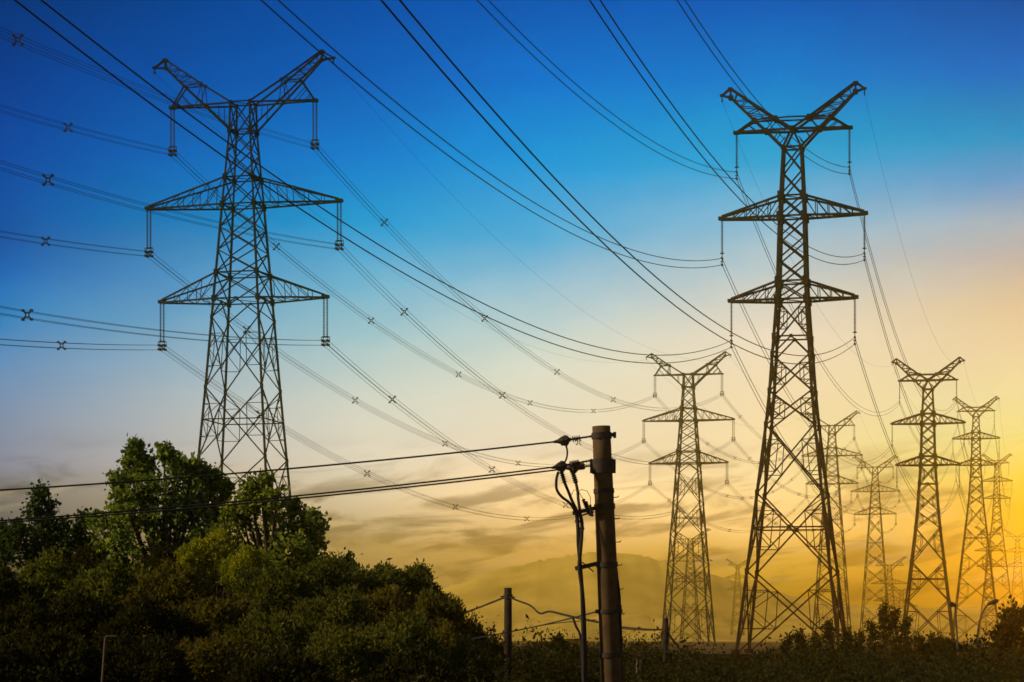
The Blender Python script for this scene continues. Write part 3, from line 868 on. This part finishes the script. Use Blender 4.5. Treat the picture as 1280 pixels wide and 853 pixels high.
def cable(pts, r, name='power_lead', mat=None, parent=None, n=8):
    v = [Vector(p) for p in pts]
    out = []
    for i in range(len(v) - 1):          # Catmull-Rom through the points
        p0, p1, p2, p3 = v[max(i-1, 0)], v[i], v[i+1], v[min(i+2, len(v)-1)]
        for s in range(6):
            t = s / 6
            out.append(0.5 * ((2*p1) + (p2-p0)*t + (2*p0-5*p1+4*p2-p3)*t*t + (3*p1-p0-3*p2+p3)*t**3))
    out.append(v[-1])
    m = MB(); m.tube(out, r, n)
    return m.build(name, mat or M_rubber, parent or pr)
def QL(l): return [rel(Q(x, y, dd)) for x, y, dd in l]
cable(QL([(706, 604, -.2), (711, 616, -.18), (715, 626, -.15), (720, 636, -.12), (724, 645, -.12)]), .026)
cable(QL([(720, 604, .15), (722, 614, .1), (723, 626, 0), (724.5, 636, -.08), (726, 648, -.1)]), .026)
cable(QL([(698, 590, -.25), (695.5, 600, -.25), (696, 612, -.22), (702, 621, -.2), (711, 628, -.17), (717, 636, -.14), (721, 646, -.12)]), .024)
cable(QL([(707, 556, 0), (709, 563, -.02), (708.5, 572, -.08), (705, 580, -.18)]), .016)
cable(QL([(721, 644, -.12), (722.5, 660, -.12), (723, 680, -.1), (724.5, 697, -.08), (726, 715, -.06), (727.5, 735, -.06), (729.5, 760, -.06), (731, 800, -.08), (732, 860, -.08), (733, 1000, -.05)]), .034, 'down_cable')
cable(QL([(726, 646, -.1), (727.5, 656, -.12), (727, 672, -.14), (725.5, 690, -.14), (724, 710, -.12), (727, 735, -.12), (728, 760, -.12), (729, 800, -.13), (730, 860, -.13), (731, 1000, -.08)]), .032, 'down_cable')
m = MB()
for x, y in ((721.8, 652), (727.3, 661), (724, 711), (728, 770)): m.tube([rel(Q(x, y + 1.5, -.1)), rel(Q(x, y - 1.5, -.1))], .045, 10)
m.build('cable_clip', M_iron, pr)

# three line wires running from the pole to the left
def line_wire(pts, r, label, group, name='line_wire', mat=M_rubber):
    v = [P(x, y, d) for x, y, d in pts]; o = v[0].copy()
    m = cable([p - o for p in v], r, name, mat, None)
    m.parent = None; m.location = o
    tag(m, label, 'power cable', group)
    return m
def sagline(x0, y0, d0, x1, y1, d1, sag, n=8):
    return [(lerp(x0, x1, i/n), lerp(y0, y1, i/n) + 4 * sag * (i/n) * (1 - i/n), lerp(d0, d1, i/n)) for i in range(n + 1)]
GL = 'wires from the concrete pole to the left'
line_wire(sagline(702, 551.5, PD, -140, 620.5, 40, 7), .0150, 'topmost dark wire from the concrete pole to the left edge', GL)
line_wire(sagline(698, 583.5, PD - .25, -140, 660, 39, 7), .0140, 'upper of two close dark wires from the concrete pole to the left edge', GL)
line_wire(sagline(713, 585.5, PD + .25, -140, 662, 41.5, 7.5), .0140, 'lower of two close dark wires from the concrete pole to the left edge', GL)

# ------------------------------------------------------------------ smaller posts with twisted service cables
def small_pole(px, ytop, d, r, label, name='post', mat=M_concd, cat='post', lean=0.0):
    t = P(px, ytop, d); gz = ground_z(t.x, d)
    o = empty(name, (t.x + lean, d, gz - .1)); tag(o, label, cat)
    m = MB(); m.tube([(0, 0, 0), (-lean * .5, 0, (t.z - gz) * .5), (-lean, 0, t.z - gz + .1)], [r * 1.15, r * 1.07, r], 14)
    s = m.build('shaft', mat, o); s.data.polygons.foreach_set('use_smooth', [len(p.vertices) == 4 for p in s.data.polygons])
    return o, t
o, t1 = small_pole(635, 735, 62, .098, 'slim concrete post with twisted cables, left of the thick concrete pole', 'cable_post', cat='post')
m = MB(); c = P(635, 746, 62) - o.location; m.lathe(c - Vector((0, 0, .06)), c + Vector((0, 0, .06)), [(0, .11), (.05, .125), (.95, .125), (1, .11)], 14)
m.tube([c + Vector((-.1, -.02, 0)), c + Vector((-.19, -.03, 0))], .02, 6); m.tube([c + Vector((.1, -.02, -.02)), c + Vector((.18, -.03, -.02))], .02, 6); m.build('iron_band', M_iron, o)
o, t2 = small_pole(832, 773, 96, .115, 'short dark post in front of the mid distance pylon', 'cable_post')
m = MB(); c = P(832, 787, 96) - o.location; m.lathe(c - Vector((0, 0, .06)), c + Vector((0, 0, .06)), [(0, .13), (.05, .145), (.95, .145), (1, .13)], 14); m.build('iron_band', M_iron, o)
o, t3 = small_pole(802, 818, 80, .07, 'stubby round post low in the thicket, right of the thick pole', 'fence_post')
m = MB(); c = P(802, 819, 80) - o.location; m.lathe(c - Vector((0, 0, .10)), c + Vector((0, 0, .05)), [(0, .07), (.2, .10), (.8, .10), (1, .05)], 12); m.build('cap', M_iron, o)
o, t4 = small_pole(796.5, 823, 74, .035, 'thin pale post in the thicket, beside the stubby round post', 'fence_post', M_lampm)
m = MB(); c = P(796.5, 823, 74) - o.location; m.box(c, (.09, .09, .04)); m.build('cap', M_lampm, o)
def twisted(a, b_, sag, r, label, tw=9, kink=None):
    """two cores wound round each other"""
    n = 90; m = MB(); o = a.copy()
    L = (b_ - a).length
    for ph in (0, math.pi):
        pts = []
        for i in range(n + 1):
            t = i / n; v = a.lerp(b_, t); v = v.copy(); v.z -= 4 * sag * t * (1 - t)
            if kink: v.z -= kink[1] * math.exp(-((t - kink[0]) / kink[2]) ** 2)
            an = tw * 2 * math.pi * t + ph
            v += Vector((0, math.cos(an), math.sin(an))) * r * 1.5
            pts.append(v - o)
        m.tube(pts, r, 6)
    w_ = m.build('service_cable', M_rubber); w_.location = o
    tag(w_, label, 'cable', 'service cables around the posts')
sp_ = P(633, 746, 62)
twisted(sp_, P(520, 786, 74), .04, .014, 'twisted cable from the slim post down to the shrubs on the left', 20)
twisted(P(637, 747, 62), P(748, 778, 44), .05, .012, 'kinked twisted cable between the slim post and the thick pole', 22, (.42, .12, .08))
line_wire(sagline(745, 765, PD, 560, 803, 66, 3), .014, 'lower plain cable sagging from the thick pole behind the slim post', 'service cables around the posts', 'service_cable')
line_wire([(745, 775, PD), (690, 780, 50), (637, 790, 60), (560, 806, 70)], .009, 'thinner plain cable just below it, from the thick pole to the shrubs', 'service cables around the posts', 'service_cable')
twisted(P(770, 784, 48), P(829, 787, 95), .03, .016, 'twisted cable from the thick pole across to the short dark post', 13)
line_wire([(829, 787, 96), (821, 803, 96), (812, 822, 96)], .014, 'stay wire slanting down from the short dark post', None, 'stay_wire')
line_wire([(834, 790, 96), (841, 800, 97), (851, 812, 99), (862, 824, 102)], .04, 'thick cable drooping right from the short dark post into bushes', None, 'drooping_cable')
line_wire([(716, 772, 44), (720, 783, 44), (726, 800, 44), (729, 860, 44)], .022, 'slack cable end hanging beside the thick pole', None, 'drooping_cable')
# bent metal pipe in the left shrubs
o = empty('metal_pipe', (P(129, 795, 27).x, 27, 0)); tag(o, 'thin bent metal pipe standing among the dark shrubs at lower left', 'pipe')
c0 = o.location
m = MB(); m.tube([P(127, 1180, 27) - c0, P(127.5, 853, 27) - c0, P(131.5, 797.5, 27) - c0], .012, 8); m.build('upright', M_lampm, o)
m = MB(); m.tube([P(131.5, 797.3, 27) - c0, P(133.5, 795.8, 27) - c0, P(145, 795.5, 27) - c0], .010, 8); m.build('arm', M_lampm, o)

# street lamps
def street_lamp(pts, d, label, head_dir):
    b0 = P(*pts[0], d); gz = ground_z(b0.x, d)
    o = empty('street_lamp', (b0.x, d, gz)); tag(o, label, 'street lamp', 'street lamps at lower right')
    v = [Vector((0, 0, -.2))] + [P(x, y, d) - o.location for x, y in pts]
    k = cable(v, .045, 'post', M_lampm, o)
    h = v[-1]; m = MB()
    hd = Vector(head_dir)
    m.lathe(h - hd * .1, h + hd * .6, [(0, .05), (.15, .09), (.5, .12), (.85, .10), (1, .04)], 10); m.build('lamp_head', M_lampm, o)
    m = MB(); m.lathe(h + hd * .2 + Vector((0, 0, -.09)), h + hd * .6 + Vector((0, 0, -.06)), [(0, .03), (.2, .08), (.8, .08), (1, .03)], 8); m.build('lens', M_glass, o)
street_lamp([(1219, 845), (1220, 815), (1221.5, 795), (1225, 775), (1230.5, 762), (1236, 755)], 128, 'curved street lamp arching over the dark bushes at the right', (.85, 0, .35))
street_lamp([(1198, 845), (1196.5, 800), (1195, 775), (1194, 757)], 118, 'straight thin street lamp at the right leg of the second brown pylon', (-.6, -.3, .2))

# ------------------------------------------------------------------ foliage
def leaf_cloud(pts, normals, size, aspect=0.55, droop=0.25, outward=0.5, jit=0.35):
    """one pointed leaf per point -> numpy vertex array, faces"""
    n = len(pts)
    s = size * rng.uniform(1 - jit, 1 + jit, n)[:, None]
    d = normals * outward + rng.normal(0, 1, (n, 3)) * (1 - outward)
    d[:, 2] -= droop * rng.uniform(0, 1, n)
    d /= np.linalg.norm(d, axis=1)[:, None] + 1e-9
    r = rng.normal(0, 1, (n, 3))
    a = np.cross(d, r); a /= np.linalg.norm(a, axis=1)[:, None] + 1e-9
    up = np.cross(a, d)
    p = np.asarray(pts)
    w = s * aspect * 0.5
    v = np.stack([p, p + d * s * .5 + a * w + up * w * .3, p + d * s, p + d * s * .5 - a * w + up * w * .3], axis=1).reshape(-1, 3)
    return v
def leaf_object(name, v, mat, parent, origin):
    n = len(v) // 4
    me = bpy.data.meshes.new(name)
    me.vertices.add(len(v)); me.loops.add(len(v)); me.polygons.add(n)
    me.vertices.foreach_set('co', (v - np.array(origin)).astype(np.float32).ravel())
    me.loops.foreach_set('vertex_index', np.arange(len(v), dtype=np.int32))
    me.polygons.foreach_set('loop_start', np.arange(n, dtype=np.int32) * 4)
    try: me.polygons.foreach_set('loop_total', np.full(n, 4, dtype=np.int32))
    except Exception: pass
    me.materials.append(mat); me.update(calc_edges=True); me.validate()
    o = bpy.data.objects.new(name, me); COL.objects.link(o)
    if parent: o.parent = parent
    return o
def twig_clumps(lobes, per, leaves, clump, up=0.35, shell=.55):
    """lobes: (centre, radius vec); returns leaf points, normals, twig list"""
    pts, nrm, twigs = [], [], []
    for c, rad in lobes:
        c = np.array(c); rad = np.array(rad)
        for _ in range(per):
            d = rng.normal(0, 1, 3); d[2] += up; d /= np.linalg.norm(d)
            e = c + d * rad * rng.uniform(shell, 1.0) ** 0.8
            twigs.append((c + d * rad * .1, e))
            k = max(3, int(leaves * rng.uniform(.6, 1.4)))
            q = e + rng.normal(0, clump, (k, 3)) - d * np.abs(rng.normal(0, clump * 1.2, (k, 1)))
            pts.append(q); nrm.append(np.repeat((d + np.array([0, 0, .25]))[None], k, 0))
    return np.concatenate(pts), np.concatenate(nrm), twigs
def tree(name, px, d, lobes, leaf, mat, label, cat='tree', per=26, leaves=14, clump=.13, trunk_r=.13, depth=1.0, group=None, aspect=.62):
    s = d / F
    x0 = (px - 640) * s; gz = ground_z(x0, d)
    root = empty(name, (x0, d, gz)); tag(root, label, cat, group)
    L = []
    for (lx, ly, r) in lobes:
        c = P(lx, ly, d); c.y += random.uniform(-1, 1) * depth
        L.append((c, (r * s, r * s * 1.05, r * s * 1.1)))
    p, nn, tw = twig_clumps(L, per, leaves, clump)
    leaf_object('crown', leaf_cloud(p, nn, leaf, aspect), mat, root, root.location)
    m = MB(); o = root.location
    lowest = min(c.z for c, r in L); mx_ = sum(c.x for c, r in L) / len(L)
    fork = Vector((x0 * .5 + mx_ * .5, d, max(gz + .8, lowest - .6)))
    m.tube([Vector((0, 0, -.2)), (fork - o) * .5 + Vector((.05, .03, 0)), fork - o], [trunk_r * 1.3, trunk_r, trunk_r * .8], 10)
    for c, r in L:
        mid_ = fork.lerp(c, .5) + Vector((random.uniform(-.1, .1), random.uniform(-.1, .1), -.15))
        m.tube([fork - o, mid_ - o, c - o], [trunk_r * .5, trunk_r * .32, trunk_r * .14], 6)
    for a, b_ in tw[::2]:
        m.tube([Vector(a) - o, Vector(b_) - o], [.014, .006], 4, cap=False)
    m.build('trunk', M_bark, root)
    return root
tree('broadleaf_tree', 205, 58, [(158, 592, 10), (166, 575, 8), (176, 566, 7), (188, 586, 12), (203, 566, 8), (212, 578, 11), (226, 596, 14), (245, 587, 9), (258, 595, 10), (270, 604, 11), (283, 612, 7), (152, 606, 12),
     (180, 614, 24), (214, 619, 26), (250, 626, 24), (150, 626, 16), (141, 640, 14), (162, 640, 28), (202, 648, 34), (246, 650, 32), (129, 655, 7), (146, 682, 30), (192, 690, 38), (242, 692, 34), (276, 636, 11), (170, 634, 24), (232, 630, 26), (272, 655, 18), (188, 640, 26), (216, 672, 30), (142, 664, 20), (166, 706, 28), (120, 694, 16), (228, 712, 28), (262, 676, 22)],
     .125, L_tree, 'tallest leafy green tree at the left, close before the dark pylon', per=23, leaves=16, clump=.085, aspect=.72)
tree('broadleaf_tree', 335, 55, [(316, 612, 8), (333, 605, 7), (329, 622, 11), (305, 629, 11), (289, 642, 13), (350, 626, 13), (366, 640, 11), (384, 645, 10), (394, 655, 7), (376, 664, 18), (341, 648, 21), (306, 656, 20), (279, 672, 18), (330, 688, 28), (366, 694, 26), (392, 684, 13), (294, 700, 26), (318, 636, 14), (355, 672, 24), (385, 700, 16), (312, 716, 24), (345, 718, 24)],
     .12, L_tree, 'lower leafy green tree covering the foot of the left dark pylon', per=21, leaves=15, clump=.08, aspect=.72)
tree('young_tree', 47, 60, [(49, 613, 4), (47, 624, 6), (44, 640, 10), (25, 662, 10), (20, 682, 16), (35, 700, 20), (68, 672, 12), (70, 695, 18), (50, 658, 14), (40, 672, 17), (55, 685, 20), (62, 632, 6), (64, 655, 9), (30, 690, 20), (50, 705, 24)], .12, L_spire, 'spiky dark young tree with tall pointed top near left edge', per=20, leaves=11, clump=.09, trunk_r=.07, depth=.4)
tree('young_tree', 100, 61, [(104, 648, 4), (103, 658, 6), (100, 668, 9), (120, 690, 12), (70, 712, 18), (125, 712, 18), (99, 685, 13), (78, 655, 6), (80, 675, 10), (84, 695, 16), (112, 680, 9), (113, 700, 14), (95, 712, 20)], .12, L_spire, 'cluster of thin dark saplings between the spiky tree and tallest leafy tree', per=18, leaves=11, clump=.09, trunk_r=.06, depth=.4)
tree('young_tree', 5, 60, [(4, 665, 8), (0, 685, 14), (10, 700, 18), (-8, 705, 22), (5, 725, 22)], .12, L_spire, 'dark leafy young tree cut by the left edge', per=20, leaves=11, clump=.09, trunk_r=.07, depth=.4)
tree('broadleaf_tree', 428, 75, [(422, 706, 9), (433, 702, 9), (440, 712, 7), (412, 712, 8), (428, 718, 10), (398, 706, 10), (390, 716, 10)], .13, L_spire, 'small dark treetop poking up behind the olive shrubs', per=22, leaves=10, clump=.09, trunk_r=.07, depth=.3)

# shrub prototypes: a mound of tufts, 1 m radius, about 1 m high above its centre
def shrub_mesh(i, mat, leaf, ntuft, per):
    lob = []
    pts, nrm = [], []
    k = 0
    while k < ntuft:
        d = rng.normal(0, 1, 3); d[2] = abs(d[2]) * 1.0 - .25; d /= np.linalg.norm(d)
        bump = 1 + .13 * math.sin(5 * d[0] + i) + .12 * math.sin(6 * d[1] + 2 * i) + .10 * math.sin(9 * d[0] - 7 * d[2] + i)
        rr = bump * rng.uniform(.55, 1.0) ** .5
        c = d * rr
        q = c + rng.normal(0, .055, (per, 3)) * np.array([1, 1, 1.3])
        pts.append(q); nn = d * .6 + np.array([0, 0, .7]); nrm.append(np.repeat(nn[None], per, 0)); k += 1
    p = np.concatenate(pts); n = np.concatenate(nrm)
    n /= np.linalg.norm(n, axis=1)[:, None]
    v = leaf_cloud(p, n, leaf, .40, .1, .66)
    return v
shrub_protos = {}
def shrub(px, py, d, wpx, hpx, kind, label, group='shrubs massed at lower left'):
    """top at photo (px, py), half-width wpx and crown depth hpx in photo pixels at distance d"""
    mats = {'olive': L_shrub, 'yellow': L_yellow, 'rusty': L_rusty, 'dark': L_dark}
    var = random.randrange(3)
    key = (kind, var)
    s = d / F
    c = P(px, py + hpx, d); gz = ground_z(c.x, d)
    if key not in shrub_protos:
        root = empty('shrub')
        v = shrub_mesh(var * 3 + len(kind), mats[kind], .125, 720, 13)
        fo = leaf_object('foliage', v, mats[kind], root, (0, 0, 0))
        m = MB()
        for q in range(7):
            a = q * .9
            m.tube([(.1 * math.cos(a), .1 * math.sin(a), -3.0), (.2 * math.cos(a), .2 * math.sin(a), -1.0), (.55 * math.cos(a), .55 * math.sin(a), .25)], [.05, .035, .012], 5)
        m.build('stems', M_bark, root)
        shrub_protos[key] = root; o = root
    else:
        o = copy_tree(shrub_protos[key])
    o.location = c
    o.scale = (wpx * s, wpx * s, hpx * s)
    o.rotation_euler = (0, 0, random.uniform(0, 6.28))
    for ch in o.children:
        if ch.name.startswith('stems'):
            ch.scale = (1, 1, max(1.0, (c.z - gz) / (3.0 * hpx * s)))
    tag(o, label, 'shrub', group)
    return o
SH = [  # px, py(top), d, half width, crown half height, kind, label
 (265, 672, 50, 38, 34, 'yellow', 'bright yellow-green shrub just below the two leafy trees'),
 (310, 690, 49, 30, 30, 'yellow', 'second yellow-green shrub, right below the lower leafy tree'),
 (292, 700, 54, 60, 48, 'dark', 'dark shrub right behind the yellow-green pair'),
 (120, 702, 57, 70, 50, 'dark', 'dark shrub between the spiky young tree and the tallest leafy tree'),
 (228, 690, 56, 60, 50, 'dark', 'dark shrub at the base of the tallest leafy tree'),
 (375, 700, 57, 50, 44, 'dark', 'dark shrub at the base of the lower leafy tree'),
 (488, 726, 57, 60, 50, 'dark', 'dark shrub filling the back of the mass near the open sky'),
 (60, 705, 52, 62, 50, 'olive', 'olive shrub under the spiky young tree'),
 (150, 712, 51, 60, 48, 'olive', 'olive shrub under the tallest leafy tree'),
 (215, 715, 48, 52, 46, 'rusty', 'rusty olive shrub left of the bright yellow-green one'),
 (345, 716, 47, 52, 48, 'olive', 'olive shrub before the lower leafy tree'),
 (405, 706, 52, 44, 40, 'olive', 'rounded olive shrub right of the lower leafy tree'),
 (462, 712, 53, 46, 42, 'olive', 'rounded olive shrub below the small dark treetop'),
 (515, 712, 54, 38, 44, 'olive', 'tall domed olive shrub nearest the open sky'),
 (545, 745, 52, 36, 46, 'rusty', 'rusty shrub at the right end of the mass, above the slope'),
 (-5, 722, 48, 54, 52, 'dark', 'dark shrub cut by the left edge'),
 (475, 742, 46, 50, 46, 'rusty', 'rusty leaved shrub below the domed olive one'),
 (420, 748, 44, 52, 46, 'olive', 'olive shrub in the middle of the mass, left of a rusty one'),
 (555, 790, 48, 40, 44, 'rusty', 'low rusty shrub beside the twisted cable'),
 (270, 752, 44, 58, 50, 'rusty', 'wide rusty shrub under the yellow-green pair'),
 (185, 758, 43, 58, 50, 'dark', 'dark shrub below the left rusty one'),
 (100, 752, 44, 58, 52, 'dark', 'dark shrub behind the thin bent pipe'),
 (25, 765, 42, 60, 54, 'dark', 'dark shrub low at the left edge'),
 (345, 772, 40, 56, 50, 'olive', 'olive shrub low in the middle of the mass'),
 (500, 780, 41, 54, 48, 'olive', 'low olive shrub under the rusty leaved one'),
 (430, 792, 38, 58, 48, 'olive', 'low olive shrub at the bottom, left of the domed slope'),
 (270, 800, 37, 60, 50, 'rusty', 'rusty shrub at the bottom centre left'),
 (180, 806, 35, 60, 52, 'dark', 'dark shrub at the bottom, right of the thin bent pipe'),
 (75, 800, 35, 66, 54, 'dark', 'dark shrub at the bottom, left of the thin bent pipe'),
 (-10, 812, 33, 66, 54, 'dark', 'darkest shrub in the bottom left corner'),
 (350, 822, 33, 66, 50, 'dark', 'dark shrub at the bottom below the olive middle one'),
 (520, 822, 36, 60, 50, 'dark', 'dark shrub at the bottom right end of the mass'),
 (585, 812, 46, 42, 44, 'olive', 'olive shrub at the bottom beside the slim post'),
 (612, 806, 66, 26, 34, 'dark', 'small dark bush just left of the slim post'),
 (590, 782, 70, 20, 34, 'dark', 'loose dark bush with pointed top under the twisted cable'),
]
for a in SH: shrub(*a)

# bushes and treetops along the far edge of the thicket
tree('bush', 697, 92, [(697, 806, 9), (690, 815, 12), (704, 816, 11), (697, 822, 14), (697, 800, 5)], .13, L_dark, 'dark pointed bush left of the thick concrete pole', 'bush', per=22, leaves=11, clump=.09, trunk_r=.06, depth=.3)
tree('bush', 655, 96, [(650, 822, 10), (664, 818, 9), (675, 824, 10), (640, 826, 10)], .13, L_dark, 'low dark bush right of the slim post', 'bush', per=20, leaves=11, clump=.09, trunk_r=.06, depth=.3)
tree('bush', 822, 100, [(818, 824, 9), (826, 820, 8), (838, 826, 9), (810, 830, 9)], .13, L_dark, 'dark bush at the foot of the short dark post', 'bush', per=18, leaves=11, clump=.09, trunk_r=.05, depth=.3)
tree('bush', 785, 100, [(780, 826, 9), (790, 824, 9), (798, 830, 8)], .13, L_dark, 'dark bush right behind the thick concrete pole', 'bush', per=18, leaves=11, clump=.09, trunk_r=.05, depth=.3)
tree('broadleaf_tree', 1268, 150, [(1275, 775, 17), (1258, 788, 17), (1290, 785, 24), (1245, 803, 17), (1268, 806, 26), (1295, 812, 26), (1240, 825, 20), (1262, 833, 24)], .30, L_plume, 'dark orange-brown tree mass at the right edge', per=30, leaves=13, clump=.24, trunk_r=.16, depth=1.2)
tree('broadleaf_tree', 1178, 160, [(1172, 806, 9), (1186, 809, 9), (1160, 818, 11), (1178, 820, 13), (1198, 816, 10), (1210, 822, 10)], .27, L_plume, 'low dark tree between the two street lamps and second brown pylon', per=24, leaves=12, clump=.20, trunk_r=.12, depth=.8)
LB_ = [(575, 820, 60, 14, 'low bush at the end of the shrub mass, under the slim post cables'), (672, 828, 80, 12, 'low bush below the far flat roofed block'), (722, 818, 90, 11, 'bush at the foot of the cables left of the thick pole'),
       (743, 824, 90, 10, 'bush directly behind the foot of the thick pole'), (862, 822, 130, 11, 'spiky low bush right of the short dark post'), (846, 827, 120, 11, 'low bush below the drooping cable'),
       (892, 829, 150, 13, 'low bush in front of the wall, below the mid distance pylon right leg'), (925, 827, 150, 12, 'low bush in front of the wall, by the left foot of the tallest pylon'), (960, 823, 160, 12, 'low bush inside the tallest pylon legs'),
       (1040, 822, 150, 14, 'low bush between the feathery trees and the tallest pylon foot'), (1128, 815, 150, 14, 'low bush under the tallest feathery trees'), (1215, 818, 150, 12, 'low bush behind the curved street lamp')]
for px, py, d, r_, lab in LB_:
    tree('bush', px, d, [(px, py + r_ * .6, r_ * .6), (px - r_ * .7, py + r_, r_ * .7), (px + r_ * .8, py + r_, r_ * .7), (px + random.uniform(-3, 3), py + 2, r_ * .3), (px, py + r_ * 1.8, r_)],
         .0021 * d, L_dark if d < 125 else L_plume, lab, 'bush', per=20, leaves=11, clump=.0016 * d, trunk_r=.05, depth=.3, group='low bushes along the wall')
# plume-like columnar trees in front of the tallest brown pylon
def columnar(px, ytop, d, wpx, label):
    s = d / F; lob = []; lean = random.uniform(-.06, .03)
    y = ytop + 2; w_ = wpx * .22
    while y < 850:
        lob.append((px + random.uniform(-.55, .55) * wpx + lean * (850 - y), y, max(2.6, w_ * random.uniform(.7, 1.3)))); y += max(5, w_ * 1.1); w_ = min(wpx, w_ + wpx * .15)
    tree('columnar_tree', px, d, lob, .24, L_plume, label, 'tree', per=13, leaves=9, clump=.17, trunk_r=.07, depth=.2, group='feathery upright trees below the right pylons', aspect=.4)
cols = [(984, 806, 8, 'leftmost feathery upright tree, at the right end of the open wall'), (1003, 797, 9, 'second feathery upright tree from the open wall'), (1022, 803, 10, 'third feathery upright tree from the open wall, inside the tallest pylon legs'),
        (1037, 786, 9, 'tall feathery tree leaning by the right leg of the tallest pylon'), (1056, 797, 9, 'feathery upright tree hiding the right foot of the tallest pylon'), (1076, 801, 9, 'feathery tree just right of the tallest pylon foot'),
        (1092, 786, 9, 'feathery tree under the small hazy pylon'), (1108, 764, 8, 'tallest feathery upright tree, below the low far pylons'), (1119, 770, 8, 'second tallest feathery tree, right beside the tallest feathery one'),
        (1134, 782, 9, 'feathery tree at the left foot of the second brown pylon'), (1150, 803, 9, 'rightmost feathery upright tree, inside the second brown pylon legs')]
for px, yt, w_, lab in cols: columnar(px, yt - 7, 165 + random.uniform(-14, 14), w_ * .85, lab)

# dense undergrowth over the slope: nobody could count it
def undergrowth(n, leaf, d0, d1, x0, x1, topf, mat, name='undergrowth'):
    pts, nr = [], []
    for _ in range(n):
        d = d0 * (d1 / d0) ** random.random()
        px = random.uniform(x0, x1)
        X = (px - 640) * d / F; gz = ground_z(X, d)
        topy = topf(px, d)
        H = max(.3, CAMZ + (HZ - topy) * d / F - gz)
        H *= .50 + .66 * max(0, .5 + .3 * math.sin(X * 1.1 + d * .7) * math.sin(X * .47 - d * .31 + 1.2) + .35 * math.sin(X * 2.9 + d) * math.sin(X * .83 + d * .2)) + random.uniform(-.06, .03)
        k = 12
        h = H * (1 - .5 * random.random() ** 1.6)
        r = .09 + .0006 * d
        q = np.array([X, d, gz + h]) + rng.normal(0, r, (k, 3))
        pts.append(q); nr.append(np.repeat(np.array([[0, -.3, .8]]), k, 0))
    v = leaf_cloud(np.concatenate(pts), np.concatenate(nr), leaf, .42, .2, .5)
    return tag(leaf_object(name, v, mat, None, (0, 0, 0)), kind='stuff')
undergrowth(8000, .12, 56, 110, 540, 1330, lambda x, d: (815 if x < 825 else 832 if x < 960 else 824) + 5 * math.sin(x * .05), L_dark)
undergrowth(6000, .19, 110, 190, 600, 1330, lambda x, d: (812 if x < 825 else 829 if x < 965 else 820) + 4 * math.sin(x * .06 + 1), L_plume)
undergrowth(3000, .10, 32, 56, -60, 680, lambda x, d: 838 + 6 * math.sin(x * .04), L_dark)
